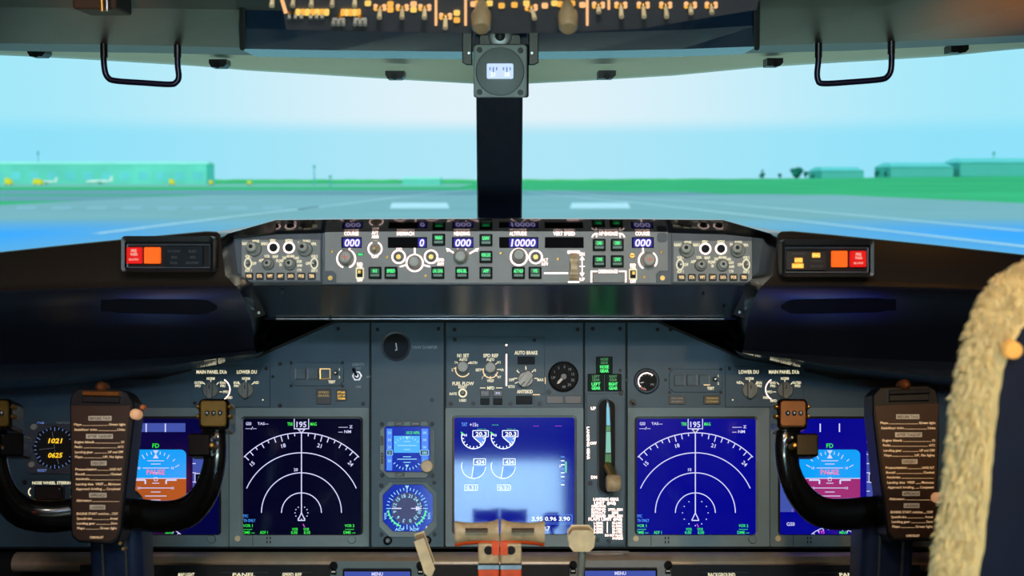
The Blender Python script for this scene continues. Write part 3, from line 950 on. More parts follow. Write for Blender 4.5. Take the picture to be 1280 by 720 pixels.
m = MB(T); n = 2.3
m.text(741.5, 510.5, 'UP', 3.8, n, 'tw', off=.03); m.text(741.5, 554, 'OFF', 3.4, n, 'tw', off=.03); m.text(742.5, 596.5, 'DN', 3.8, n, 'tw', off=.03)
m.text(735.2, 554, 'LANDING GEAR', 3.4, n, 'tw', w=41, rot=90, off=.03)
m.text(757.5, 624, 'LANDING GEAR', 3.8, n, 'tw', w=32, off=.03); m.text(756, 628.7, 'LIMIT  (IAS)', 3.8, n, 'tw', w=27, off=.03)
for i, (t, u) in enumerate((('OPERATING', ''), ('EXTEND', '270K-.82M'), ('RETRACT', '235K'), ('EXTENDED', '320K-.82M'))):
    m.text(748, 632.8 + i * 4, t, 3, n, 'tw', w=18, off=.03)
    if u: m.text(769, 632.8 + i * 4, u, 3, n, 'tw', w=18 if len(u) > 5 else 9, off=.03)
m.text(756.5, 648.7, 'FLAPS LIMIT (IAS)', 3.8, n, 'tw', w=42, off=.03)
for i, (t, u) in enumerate((('1-250K', '10-210K'), ('2-250K', '15-200K'), ('5-250K', '25-190K'), ('5-250K', '30-175K'))):
    m.text(748, 653.6 + i * 3.8, t, 3, n, 'tw', w=12, off=.03); m.text(771.5, 653.6 + i * 3.8, u, 3, n, 'tw', w=13, off=.03)
m.line(759, 652, 759, 666, 1, n, 'tw')
m.text(767, 669, 'DO NOT PLACE', 2.8, n, 'tw', w=22, off=.03); m.text(772, 672.8, 'PAPERS', 2.8, n, 'tw', w=13, off=.03)
m.build('lettering')
screws(T, [(737.5, 604), (746.5, 675), (760.5, 676.5), (776, 492)], 3, 1.8)
screws(IP, [(777, 489.5)], 2.4, 0); screws(IP, [(791, 504)], 5, 0)

# ---- clock and nose wheel steering
T = Thing('clock', 'square panel clock with yellow digits, left of the left yoke', 'clock', MAIN, 69, 592)
m = MB(T); m.frame(chamf(34, 530, 103, 592, 5), circ(69, 560, 28, 8), 0, 4, 'mcpframe', .5); m.build('bezel')
m = MB(T); m.prism(circ(69, 560, 29, 8), 0, 1.6, 'matte'); n = 1.9
CB = E('clock_blue_white', (110, 140, 210), .8)
for a in range(0, 360, 12):
    m.line(69 + 26 * math.sin(R(a)), 560 - 26 * math.cos(R(a)), 69 + (21 if a % 60 == 0 else 23) * math.sin(R(a)), 560 - (21 if a % 60 == 0 else 23) * math.cos(R(a)), .8, n, CB)
m.build('dial')
m = MB(T); m.line(69, 560, 50, 562, .8, 2.4, 'td'); m.line(69, 560, 66, 540, .8, 2.4, 'td'); m.line(69, 562, 74, 580, .8, 2.4, 'td'); m.build('hand')
m = MB(T)
for y, t in ((551, '1021'), (569, '0625')):
    m.box(58, y - 4.5, 82, y + 4.5, 1, 2.6, 'black'); m.text(70, y, t, 6, 2.9, 'ty', w=18, shear=.15, off=.03)
m.build('digital_readout')
m = MB(T)
m.text(51, 529, 'CHR', 3.4, .3, CB); m.text(36, 572.5, 'ET', 3.4, .3, CB); m.text(54, 588, 'RESET', 3.2, 4.2, CB); m.text(80, 528.5, 'TIME/DATE', 3, .3, 'td')
m.build('lettering')
for x, y in ((44, 534), (41, 581), (95, 580)):
    m = MB(T); m.lathe(x, y, [(4, 3), (4, 7), (3, 8)], 'knobl', 16); m.build('push_button')
T = Thing('nose_wheel_steering_panel', 'dim panel lettered nose wheel steering below the clock, with black guarded switch', 'switch panel', MAIN, 66, 628)
m = MB(T); m.box(28, 598, 108, 630, 0, 2, 'panel', 1, .5); m.build('plate')
m = MB(T); m.text(67, 603.5, 'NOSE WHEEL STEERING', 3.6, 2.3, 'tc', w=52, off=.03); m.arc(42, 615, 5.5, 1.6, -150, -30, 2.3, 'tc'); m.arc(84, 615, 8, 1.6, 40, 140, 2.3, 'tc'); m.build('lettering')
m = MB(T); m.box(47, 607, 82, 625, 2, 14, 'black', 3, 1.5); m.build('switch_guard')
screws(T, [(31.5, 603)], 3, 1.8)
# ================================================================ GLARESHIELD
def mx(v, s):
    return v if s > 0 else Vector((-v.x, v.y, v.z))


def interp(xs, ys, x):
    if x <= xs[0]: return ys[0]
    for i in range(len(xs) - 1):
        if x <= xs[i + 1]:
            t = (x - xs[i]) / (xs[i + 1] - xs[i])
            return ys[i] + t * (ys[i + 1] - ys[i])
    return ys[-1]


T = Thing('glareshield', 'black glareshield sweeping over the instrument panel with two drooping side wings', 'glareshield', loc=Vector((0, 1.6, 1.1)))
GS = T
# centre: top, brow, underside
xs = [276, 345, 440, 624.5, 810, 904, 973]
m = MB(T)
top = [294, 274.5, 273.5, 273, 273.5, 274.5, 294]
far = [T.L((W(x, 300, 2.165).x, 2.165, 1.06)) for x in xs]
r1 = [T.w(x, y - .6, 1.54) for x, y in zip(xs, top)]
r2 = [T.w(x, y + .6, 1.506) for x, y in zip(xs, top)]
m.grid([far, r1, r2], 'glare')
m.build('centre_top')
m = MB(T)
r2b = [v + Vector((0, 0, -.0005)) for v in r2]
und = [T.w(x, y, 1.533) for x, y in zip(xs, [300, 293, 290.5, 290, 290.5, 293, 300])]
m.grid([r2[1:-1], und[1:-1], [v + Vector((0, .04, 0)) for v in und[1:-1]]], 'brow')
for a_, b_ in ((0, 2), (-2, None)):
    m.grid([r2[a_:b_], und[a_:b_], [v + Vector((0, .04, 0)) for v in und[a_:b_]]], 'black')
m.build('brow_underside')
m = MB(T)
# body behind the control panels
pt = [(287, 291), (958, 291), (952, 358), (293, 358)]
f = [T.w(x, y, 1.538) for x, y in pt]; bk = [T.w(x, y, 1.538) + Vector((0, .12, 0)) for x, y in pt]
m.raw(f + bk, [(0, 1, 2, 3), (4, 7, 6, 5), (0, 4, 5, 1), (1, 5, 6, 2), (2, 6, 7, 3), (3, 7, 4, 0)], 'black')
m.build('control_panel_housing')
m = MB(T)
xs2 = [300, 340, 420, 624.5, 830, 910, 948]
xb = [330, 350, 425, 624.5, 825, 900, 922]
ra = [T.w(x, 357, 1.532) for x in xs2]
rb = [T.w(x, 397.5, 1.69) for x in xb]
rc = [v + Vector((0, .004, -.003)) for v in rb]
rd = [T.L((0, 0, 0)) * 0 + Vector((v.x, v.y + .16, v.z + .07)) for v in rb]
mid = [(a + b) / 2 + Vector((0, -.006, .004)) for a, b in zip(ra, rb)]
m.grid([ra, mid, rb], 'under', True)
m.grid([rb, rc, rd], 'black')
m.build('underside_panel')
m = MB(T)
m.tube([T.w(x, 398.6, 1.688) for x in (345, 500, 624, 760, 905)], .0016, 'steel', 8)
m.build('edge_trim')
m = MB(T)
for x, y in ((353, 364), (413, 397), (879, 368), (905, 384)):
    p = T.w(x, y, interp([357, 397], [1.53, 1.688], y)); m.tube([p, p + Vector((0, -.002, -.001))], .0018, 'steel', 8)
m.build('screw')
for s in (-1, 1):
    side = 'left' if s < 0 else 'right'
    PX = [972, 990, 1040, 1100, 1170, 1280, 1990]
    def row(pxs, pys, Y, Yoff=0):
        return [T.L(mx(W(x, y, Y if not isinstance(Y, list) else Y[i]), s)) for i, (x, y) in enumerate(zip(pxs, pys))]
    def r(x0, pys, Y):
        pxs = [x0] + PX[1:]
        return row(pxs, pys, Y)
    R0 = [T.L(mx(Vector((min(W(x, 300, 2.165).x, 1.3), 2.165, 1.06)), s)) for x in PX]
    R1 = r(977, [289, 288.5, 293, 299, 306, 318, 390], 1.50)
    R2 = r(972, [293, 291.5, 296, 302, 309, 321, 393], 1.478)
    R3 = r(966, [344, 345, 346, 348, 351, 356, 416], 1.474)
    R4 = r(953, [357, 357, 357, 358, 360, 364, 420], 1.462)
    R4b = r(949, [361, 361, 361, 362, 364, 368, 424], 1.466)
    R5 = r(941, [378, 379, 380, 381, 383, 387, 440], 1.55)
    R6 = r(934, [400, 402, 404, 406, 408, 410, 460], 1.66)
    R7 = r(929, [437, 442, 446, 449, 452, 455, 500], 1.77)
    R8 = r(927, [441, 449, 457, 464, 470, 476, 530], 1.70)
    R9 = r(931, [447, 457, 466, 474, 481, 488, 545], 1.785)
    R10 = [Vector((v.x, v.y + .012, v.z + .03)) for v in R9]
    m = MB(T)
    m.grid([R0, R1, R2, R3, R4], 'wingtop', True, s < 0)
    m.build('wing_upper_cover')
    m = MB(T)
    m.grid([R4, R4b, R5, R6, R7], 'wingshell', True, s < 0)
    # inner end
    ends = [R4[0], R4b[0], R5[0], R6[0], R7[0], R8[0], R9[0]]
    m.grid([ends, [Vector((v.x - s * .004, v.y + .03, v.z)) for v in ends], [Vector((v.x, 1.84 - 1.6, v.z)) for v in ends]], 'glare', True)
    m.grid([[R0[0], R1[0], R2[0], R3[0], R4[0]], [Vector((v.x - s * .003, v.y + .04, v.z)) for v in (R0[0], R1[0], R2[0], R3[0], R4[0])], [Vector((v.x - s*.01, .25, v.z)) for v in (R0[0], R1[0], R2[0], R3[0], R4[0])]], 'glare', True)
    m.build('wing_lower_shell')
    m = MB(T)
    m.grid([R7, R8], 'mcpframe', False, s < 0)  # lit look of the dark wing's lip put into a grey material
    m.build('wing_ledge', label='ledge painted grey as if lit')
    m = MB(T)
    m.grid([R8, R9, R10], 'brow', False, s < 0)
    m.build('wing_underside')
    # crease groove and hand slot
    def surf(x, y):
        ks = [interp([960] + PX[1:], q_, x) for q_ in ([357, 357, 357, 358, 360, 364, 420], [361, 361, 361, 362, 364, 368, 424], [378, 379, 380, 381, 383, 387, 440],
                                                         [400, 402, 404, 406, 408, 410, 460], [437, 442, 446, 449, 452, 455, 500])]
        return T.L(mx(W(x, y, interp(ks, [1.462, 1.466, 1.55, 1.66, 1.77], y) - .004), s))
    m = MB(T)
    up = []; lo = []
    for i in range(13):
        x = 976 + i * 12
        c = 384 - i * .25
        h = 9 * min(1, (i + .25) / 1.4) * (1 if i < 11 else .8)
        up.append(surf(x, c - h * (1 - i * .01))); lo.append(surf(x, c + h))
    m.grid([up, lo], 'matte')
    m.grid([up, [v + Vector((0, .012, -.002)) for v in up]], 'matte'); m.grid([lo, [v + Vector((0, .012, .002)) for v in lo]], 'matte')
    m.build('hand_slot')
    # olive bracket between centre and wing
    m = MB(T)
    q = [T.L(mx(W(x, y, Y), s)) for x, y, Y in ((933, 358, 1.535), (956, 358, 1.52), (940, 376, 1.59), (930, 398, 1.665), (917, 393, 1.665))]
    q2 = [v + Vector((0, .01, .004)) for v in q]
    m.raw(q + q2, [(0, 1, 2, 3, 4), (9, 8, 7, 6, 5)] + [(i, (i + 1) % 5, 5 + (i + 1) % 5, 5 + i) for i in range(5)], mat('olive_bracket_' + side, (70, 66, 30), .4, var=.1))
    for a, b_, Y in ((938, 368, 1.555), (924, 390, 1.645)):
        p = T.L(mx(W(a, b_, Y - .004), s)); m.tube([p, p + Vector((0, -.003, 0))], .002, 'steel', 10)
    m.build('side_bracket')
    # gloss cover ahead of the top towards the window (outer closing skirt)


# ================================================================ MODE CONTROL PANEL
T = Thing('mode_control_panel', 'long grey autopilot mode panel with blue-white digits and green-lit buttons', 'control panel', MCPP, CX, 356)
MC = T
m = MB(T)
m.box(402, 290, 840, 356, -6, 0, 'mcpframe', 2, .6)
m.build('frame')
m = MB(T)
m.prism([(406, 288.5), (835, 288.5), (835, 339), (824, 339), (820, 343), (820, 354), (420, 354), (420, 343), (416, 339), (406, 339)], -2, 1.6, 'mcp', .5)
m.build('face_plate')
for x in (413, 828):
    m = MB(T); m.box(x - 7, 339, x + 7, 355, -1, .6, 'mcpframe', 3); m.cyl(x, 347.5, 3, 0, 1.6, 'brass', 12); m.build('fastener')
m = MB(T); m.box(821, 291, 834, 303, 1, 2.2, 'mcpframe', 4); m.build('fastener')
screws(T, [(415, 314.5), (484, 321.5), (532, 345), (626, 316.5), (697, 324), (826, 315.5), (805, 346.5)], 1.9, 1.6, 'brass')
m = MB(T); m.cyl(790, 319.5, 3.8, 1, 3.4, 'brass', 16, .5); m.line(787.5, 319.5, 792.5, 319.5, .8, 3.5, 'seam'); m.build('screw')
n = 2.0


def leg(m, x, y, t, w, h=4.2, c='tw', n=2.0):
    m.text(x, y, t, h, n, c, w=w, off=.02)


# digit windows
for x0, x1, t, tx, w, lit in ((427, 452.5, '000', 440.5, 19, 1), (485, 534, '0', 527.5, 6, 1), (565, 592, '000', 579, 20, 1), (624, 673, '10000', 654, 31, 1),
                              (681, 729.5, '', 700, 1, 0), (789.5, 817, '000', 803.5, 20, 1)):
    m = MB(T)
    m.frame(rr(x0, 296.5, x1, 310, .5), rr(x0 + 1, 297.5, x1 - 1, 309.4, .5), 0, 2.6, 'black', .5)
    m.box(x0 + .6, 297, x1 - .6, 309.6, 1, 1.8, 'window')
    h = m.build('digit_window')
    if t:
        m = MB(T)
        m.flat([(tx - w / 2 - 2, 298), (tx + w / 2 + 2, 298), (tx + w / 2 + 2, 309), (tx - w / 2 - 2, 309)], 1.95, 'ledbg')
        m.text(tx, 303.4, t, 9.2, 2.2, 'led', w=w, shear=.14, off=.03)
        m.build('digits', h)
m = MB(T)
for x, t, w in ((439.5, 'COURSE', 18), (507, 'IAS/MACH', 21.5), (577.5, 'HEADING', 19.5), (647.5, 'ALTITUDE', 21.5), (705, 'VERT SPEED', 27), (760, 'A/P ENGAGE', 24), (803, 'COURSE', 18)):
    leg(m, x, 292, t, w, 4.6)
leg(m, 469, 291, 'A/T', 8.5, 4.6); leg(m, 469, 296, 'ARM', 8.5, 4); leg(m, 469, 320.5, 'OFF', 8.5, 4)
m.text(469.5, 300.5, '---', 3, n, 'ta', w=5)
leg(m, 499, 311.5, 'C/O', 7); leg(m, 551, 325, 'SPD', 8, 4); leg(m, 551, 330, 'INTV', 8, 4); leg(m, 681, 325, 'ALT', 8, 4); leg(m, 681, 330, 'INTV', 8, 4)
leg(m, 450, 330, 'F/D', 7, 3.8); leg(m, 450, 333.8, 'ON', 6, 3.4); leg(m, 450, 350, 'OFF', 7, 3.8)
leg(m, 791, 331.5, 'F/D', 7, 3.8); leg(m, 791, 335, 'ON', 6, 3.4); leg(m, 791, 352, 'OFF', 7, 3.8)
leg(m, 760, 339.2, 'DISENGAGE', 24, 4.4)
leg(m, 727.5, 317.5, 'DN', 6, 4.2); leg(m, 727.5, 349, 'UP', 6, 4.2)
m.line(727.5, 321, 727.5, 345, 1, n, 'tw'); m.line(724.5, 333, 731, 333, 1, n, 'tw')
m.flat([(727.5, 320), (724.5, 325), (730.5, 325)], n, 'tw'); m.flat([(727.5, 346), (724.5, 341), (730.5, 341)], n, 'tw')
m.line(680, 341.5, 710, 341.5, 1.8, n, 'tw')
for a in ((739, 353, 739, 339), (782, 353, 782, 339)):
    m.line(*a, 1.8, n, 'tw')
m.line(738.2, 339.2, 746.5, 339.2, 1.6, n, 'tw'); m.line(773.5, 339.2, 782.8, 339.2, 1.6, n, 'tw')
m.arc(746, 298, 6, 1.6, -80, 10, n, 'tw'); m.arc(774.5, 298, 6, 1.6, -10, 80, n, 'tw')
m.line(745.5, 292, 745.5, 297, 1.2, n, 'tw'); m.line(775, 292, 775, 297, 1.2, n, 'tw')
# rings
for x, y, r, w, a0, a1 in ((433, 323.5, 11.3, 1.9, 28, 160), (433, 323.5, 11.3, 1.9, 200, 332), (469, 311, 8.4, 1.7, 25, 155), (469, 311, 8.4, 1.7, 205, 335),
                           (498.5, 321, 8, 1.8, 0, 360), (518.5, 328.8, 10.3, 1.9, 0, 360), (539, 321, 8, 1.8, 0, 360),
                           (648.5, 321.3, 10.3, 1.9, 0, 360), (669.5, 321.3, 8, 1.8, 0, 360),
                           (809.5, 325.5, 11.3, 1.9, 35, 130), (809.5, 325.5, 11.3, 1.9, 210, 335)):
    m.arc(x, y, r, w, a0, a1, n, 'tw')
for a in ((437.5, 310, 436, 315.5), (518.5, 310, 518.5, 318), (507.5, 331.5, 500, 333.5), (530, 331.5, 537.5, 333.5), (560, 312, 569, 317), (596, 312, 587, 317),
          (572, 311, 573, 313.5), (582.5, 311, 582, 313.5), (803.5, 310, 803.8, 316), (648.5, 309.5, 648.5, 312)):
    m.line(*a, 1.8, n, 'tw')
m.flat([(557.5, 310), (563, 311.5), (559.5, 315)], n, 'tw'); m.flat([(598.5, 310), (593, 311.5), (596.5, 315)], n, 'tw')
m.outline(711.5, 315, 722.5, 317, 1.2, n, 'tw'); m.line(710, 352.5, 724, 352.5, 1.8, n, 'tw')
m.line(710, 317, 710, 313.5, 1.5, n, 'tw'); m.line(724, 317, 724, 313.5, 1.5, n, 'tw'); m.line(710, 314, 724, 314, 1.5, n, 'tw')
m.build('lettering')
m = MB(T); m.box(447, 316, 455, 320, 1, 2.2, 'tgd', 1); m.build('master_light', label='small green light')
m = MB(T); m.text(451, 318, 'MA', 3, 2.4, 'tg'); m.build('lettering')
# knobs
RC = E('knob_red_mark', (230, 90, 60), .8)
for x, y, r, skirt, cross in ((433, 322, 8, 9.5, 1), (518.5, 327.5, 7.6, 8.4, 0), (576, 320.5, 7.6, 9.6, 0), (648.5, 319, 7.5, 8.3, 0), (810, 325, 8.2, 9.4, 1)):
    m = MB(T)
    m.lathe(x, y, [(skirt, 1.5), (skirt, 4), (skirt - 1, 5), (r, 5.5), (r, 15), (r - .8, 17), (r - 2.4, 17.4)], 'knobl', 36, .035, 18)
    if cross:
        m.line(x - 3.6, y, x + 3.6, y, 1, 17.6, RC); m.line(x, y - 3.6, x, y + 3.6, 1, 17.6, RC)
    m.build('knob')
for x, y in ((498.5, 321), (539, 321), (669.5, 321.3)):
    m = MB(T); m.lathe(x, y, [(5.4, 1.5), (5.4, 5), (3.8, 6), (3.4, 4)], 'knob', 20); m.cyl(x, y, 3, 2, 4.4, 'brass', 14); m.build('push_button')
m = MB(T); m.lathe(469, 311, [(5, 1.5), (5, 3), (3, 3.5), (2.2, 6), (2.6, 13), (2, 14)], 'tan', 16); m.build('toggle_switch')
for x, y in ((450, 341.5), (791, 343)):
    m = MB(T); m.frame(rr(x - 5, y - 7, x + 5, y + 7, 1), rr(x - 3.6, y - 5, x + 3.6, y + 5, .6), 1, 2.6, 'tc', .2); m.box(x - 3.6, y - 5, x + 3.6, y + 5, 1, 1.9, 'seam')
    m.box(x - 2.2, y - 4, x + 2.2, y + 1, 1.5, 8, 'brass', .6, .5); m.build('toggle_switch', label='amber flight director toggle')
# thumb wheel
m = MB(T)
vs = []
x0, y0 = T.p(712, 333.5); x1, _ = T.p(722, 333.5)
h = 17.5 * T.k
rows = []
for i in range(15):
    a = R(-80 + 160 * i / 14)
    ins = .0012 if i in (6, 7, 8) else 0
    rows.append([(x0 + ins, y0 + h * math.sin(a) * .98, .001 + .009 * math.cos(a) + (0 if i % 2 else .0006)), (x1 - ins, y0 + h * math.sin(a) * .98, .001 + .009 * math.cos(a) + (0 if i % 2 else .0006))])
m.grid(rows, 'tan')
for k in (0, 1):
    m.raw([r_[k] for r_ in rows] + [(rows[0][k][0], y0 - h, 0), (rows[0][k][0], y0 + h, 0)], [tuple(range(17))], 'tan')
m.build('vertical_speed_thumbwheel', label='ribbed tan thumbwheel')
m = MB(T); m.box(741, 342, 780, 353.5, 1, 4.5, 'mcp', 1, .6); m.build('disengage_bar')
for x, y, t, w in ((469, 341.3, 'N1', 5, ), (489, 341.3, 'SPEED', 10.5), (548.5, 300, 'VNAV', 9), (547.5, 341.3, 'LVL CHG', 12.5), (577.5, 341.3, 'HDG SEL', 12.5), (607.5, 300.5, 'LNAV', 8.5),
                   (607.5, 321.5, 'VOR LOC', 12), (607.5, 341.3, 'APP', 7), (648, 341.3, 'ALT HLD', 12), (668.8, 341.3, 'V/S', 5.5), (748.8, 306.5, 'CMD', 7), (771.3, 306.5, 'CMD', 7),
                   (748.8, 327, 'CWS', 7), (771.3, 327, 'CWS', 7)):
    m = MB(T)
    m.frame(rr(x - 8.2, y - 7.8, x + 8.2, y + 7.8, 1.2), rr(x - 6.8, y - 6.4, x + 6.8, y + 6.4, .6), 1, 3, 'black', .4)
    m.box(x - 6.9, y - 6.5, x + 6.9, y + 6.5, 1, 4.2, 'dgreen', .6, .5)
    m.box(x - 5.6, y + 1.4, x + 5.6, y + 4.4, 4, 5, 'bar', .4)
    h_ = m.build('push_button')
    m = MB(T)
    m.flat([(x - 5.4, y - 5.6), (x + 5.4, y - 5.6), (x + 5.4, y + .3), (x - 5.4, y + .3)], 4.35, 'greenlens')
    m.text(x, y - 2.6, t, 4.0, 4.55, 'tg', w=w, off=.04)
    m.build('lettering', h_)


# ================================================================ EFIS CONTROL PANELS
def efis(dx, dy, side):
    T = Thing('display_control_panel', 'square grey panel of amber-lit knobs at the %s end of the long autopilot panel' % side, 'control panel', MCPP, 352 + dx, 353 + dy, group='display control panels')
    X = lambda x: x + dx
    Y = lambda y: y + dy
    m = MB(T); m.box(X(291), 289 + dy * .5, X(402) - (0 if dx == 0 else 1), 353.5 + dy * .5, -6, -.5, 'mcpframe', 1, .5); m.build('frame')
    m = MB(T); m.box(X(302), Y(299.5), X(400.5), Y(351), -1, 1, 'mcp', 1, .4); m.build('face_plate')
    m = MB(T); n = 1.3; c = 'tw'

    def g(x, y, t, w, h=3.6, c='tc'):
        m.text(X(x), Y(y), t, h, n, c, w=w, off=.045)
    g(320, 301.5, 'MINS', 8.5); g(307.5, 304.5, 'RADIO', 9); g(331, 304.5, 'BARO', 8.5)
    g(341.5, 300.8, 'FPV', 7); g(361.5, 300.8, 'MTRS', 9); g(383.5, 301.3, 'BARO', 9); g(374.5, 304, 'IN', 3.5); g(392.5, 304.8, 'HPA', 6.5)
    g(310.5, 320.5, 'VOR 1', 8); g(318, 329.3, 'OFF', 5.5); g(310.5, 337.8, 'ADF 1', 8.5)
    g(393, 320.5, 'VOR 2', 8); g(385, 329.3, 'OFF', 5.5); g(393, 338, 'ADF 2', 8)
    g(334, 320.3, 'VOR', 7); g(344.5, 320.7, 'MAP', 7); g(327, 325.5, 'APP', 7); g(349, 326, 'PLN', 7)
    for t, a in (('5', -95), ('10', -65), ('20', -38), ('40', -12), ('80', 14), ('160', 40), ('320', 70), ('640', 100)):
        g(363 + 11.5 * math.sin(R(a)) * 1.05, 330 - 10 * math.cos(R(a)), t, 2.2 + len(t) * 1.4, 3.2)
    m.text(X(374.5), Y(337.5), 'CTR', 3, n, 'tc', w=6, off=.04)
    for x in (342, 361.5):
        m.arc(X(x), Y(309.5), 6.4, 1.9, 0, 360, n, 'tw')
    for x in (310.3, 393):
        m.arc(X(x), Y(329.3), 4.2, 1.5, 0, 360, n, 'tc', ry=6.2)
    m.build('lettering')
    for x in (317.5, 381):
        m = MB(T)
        m.lathe(X(x + 1), Y(311.5), [(9, 1), (9, 5), (8.2, 6)], 'knob', 30, .03, 15)
        m.lathe(X(x - 1), Y(309), [(6.4, 6), (6.4, 13), (5.6, 14), (3, 14.2)], 'knobl', 24, .04, 12)
        m.cyl(X(x - 1.4), Y(308.6), 2.5, 14, 14.6, 'seam', 14)
        m.build('dual_knob')
    for x in (342, 361.5):
        m = MB(T); m.lathe(X(x), Y(309.5), [(4.6, 1), (4.6, 4), (3.4, 4.6), (3, 3.4)], 'recess', 18); m.build('push_button')
    for x in (310.3, 393):
        m = MB(T); m.lathe(X(x), Y(329.3), [(3, 1), (3, 2.4), (1.8, 2.8), (1.4, 5), (1.7, 10), (1.2, 11)], 'steel', 14); m.build('toggle_switch')
    for x, w in ((335.8, 0), (363, 1)):
        m = MB(T)
        m.lathe(X(x), Y(330), [(7.4, 1), (7.4, 5), (6.4, 6)], 'knob', 26, .03, 13)
        m.lathe(X(x), Y(329.2), [(5, 6), (5, 11), (4.2, 12), (2, 12.1)], 'knobl', 24, .04, 12)
        m.cyl(X(x - .3), Y(328.8), 2, 12, 12.5, 'seam', 12)
        m.build('selector_knob')
    for i, t in enumerate(('WXR', 'STA', 'WPT', 'ARPT', 'DATA', 'POS', 'TERR')):
        x = 312 + i * 13
        m = MB(T)
        m.box(X(x - 4.9), Y(341), X(x + 4.9), Y(349.8), .8, 3, 'black', 1.4, .5)
        h = m.build('push_button')
        m = MB(T); m.text(X(x), Y(345), t, 3.8, 3.2, 'ta', w=6.8, off=.05); m.build('lettering', h)


efis(0, 0, 'left')
efis(539.5, 1.5, 'right')


# ================================================================ WARNING LIGHT PANELS
def warn(side):
    if side < 0:
        x0, x1, y0, y1 = 152, 267, 295, 340
        lab = 'black panel with red and orange warning lights, on the left glareshield wing'
    else:
        x0, x1, y0, y1 = 977, 1092, 299, 346
        lab = 'black panel with orange, red and amber warning lights, on the right glareshield wing'
    T = Thing('warning_light_panel', lab, 'warning lights', WARN, (x0 + x1) / 2, y1)
    m = MB(T)
    m.frame(rr(x0, y0, x1, y1, 5), rr(x0 + 4, y0 + 7, x1 - 4, y1 - 3, 3), -45, 2, 'black', 1)
    m.box(x0 + 3, y0 + 6, x1 - 3, y1 - 2, -40, -7, 'matte')
    m.build('housing')
    m = MB(T)
    fy0, fy1 = y0 + 10, y1 - 5
    m.frame(rr(x0 + 5, fy0, x1 - 5, fy1, 1), rr(x0 + 6.5, fy0 + 1.5, x1 - 6.5, fy1 - 1.5, .6), -7, -4.5, 'mcpframe', .3)
    m.build('inner_frame')
    RL = M['wred']; OL = M['worange']
    if side < 0:
        ry, ryb = 309, 329.5
        red = (157.5, 176.5); org = (179.5, 199.5); ann = (204, 253)
    else:
        ry, ryb = 313.5, 334
        red = (1063.5, 1083.5); org = (1040.5, 1060); ann = (983, 1034)
    m = MB(T); m.box(red[0], ry, red[1], ryb, -6, -1, RL, 1.5, .8); h = m.build('fire_warning_light', label='red fire warning light')
    m = MB(T); cx = sum(red) / 2
    for t, dy, w in (('FIRE', -6, 7), ('WARN', -1.5, 9), ('BELL CUTOUT', 5, 12)):
        m.text(cx, (ry + ryb) / 2 + dy, t, 3.6 if dy < 0 else 2.4, -.7, E('warn_text', (255, 190, 170), .9), w=w, off=.03)
    m.build('lettering', h)
    m = MB(T); m.box(org[0], ry, org[1], ryb, -6, -1, OL, 1.5, .8); m.build('master_caution_light', label='orange master caution light')
    m = MB(T); m.box(ann[0], ry - 1 + side, ann[1], ryb + 4, -7, -3, 'recess' if side < 0 else 'black', 1, .5); h = m.build('annunciator')
    m = MB(T)
    c1, c2 = ann[0] + 13, ann[0] + 36
    if side < 0:
        rows = (('FLT CONT', c1, 314, 'td'), ('IRS', c1, 321.5, 'td'), ('FUEL', c1, 328.5, 'td'), ('ELEC', c2, 314, 'td'), ('APU', c2, 321.5, 'td'), ('OVHT/DET', c2, 328.5, 'td'))
    else:
        rows = (('ANTI-ICE', 999, 317, 'td'), ('HYD', 999, 325.2, 'wy'), ('DOORS', 998, 332.2, 'wy'), ('ENG', 1021, 319, 'wy'), ('OVERHEAD', 1022, 326, 'td'), ('AIR COND', 1022, 332.5, 'td'))
    for t, x, y, c in rows:
        lit = c == 'wy'
        if lit:
            w_ = 15 if t == 'DOORS' else 10.5
            m.box(x - w_ / 2, y - 3.2, x + w_ / 2, y + 3.2, -3.2, -2.8, 'wy', 1)
            m.text(x, y, t, 4, -2.6, E('warn_yellow', (255, 240, 120), 1.2), w=w_ * .85, off=.03)
        else:
            m.text(x, y, t, 2.8, -2.7, M['dim'], w=min(16, len(t) * 2.4))
    m.build('lettering', h)


M['wred'] = mat('red_lit_lens', (150, 10, 10), .3, 0, (205, 16, 14), 1.0, sample=True)
M['worange'] = mat('orange_lit_lens', (160, 60, 10), .3, 0, (252, 98, 16), 1.0, sample=True)
M['wy'] = E('amber_lit_lens', (250, 170, 20), 1.0)
M['dim'] = mat('dim_engraved_grey', (70, 70, 66), .5)
warn(-1); warn(1)
# ================================================================ STANDBY COMPASS
M['cg'] = mat('compass_case_grey', (168, 182, 180), .42, var=.05)
T = Thing('standby_compass', 'square grey standby compass with round face hung on the windshield post', 'compass', COMP, CX, 122)
m = MB(T); m.box(592, 55, 661, 122, -70, -1, 'black', 3, 2); m.build('case')
m = MB(T); m.box(592, 55.5, 658.5, 122, -1, 3, M['cg'], 5, 1); m.build('front_plate')
m = MB(T); m.lathe(625, 89.5, [(29.5, 2.6), (29.5, 3.6), (28.6, 4.2), (0.2, 4.3)], M['cg'], 48); m.arc(625, 89.5, 29.7, 1.2, 0, 360, 3.3, 'seam'); m.build('round_face')
m = MB(T)
m.box(608.5, 79.5, 641.5, 98.5, 4, 4.6, E('compass_window_glow', (190, 214, 255), 1.1), 2)
for k in range(7):
    if k != 3: m.line(612.5 + k * 4.2, 84, 612.5 + k * 4.2, 88 + (k % 2) * 2, 1.6, 4.9, E('compass_mark', (110, 130, 190), .8))
m.line(625, 80, 625, 98, 1.3, 5, 'sw'); m.text(616, 93, '21', 5, 4.9, E('compass_digit', (255, 255, 255), 1.3)); m.text(634, 93, '18', 5, 4.9, E('compass_digit2', (255, 255, 255), 1.3))
m.build('compass_window')
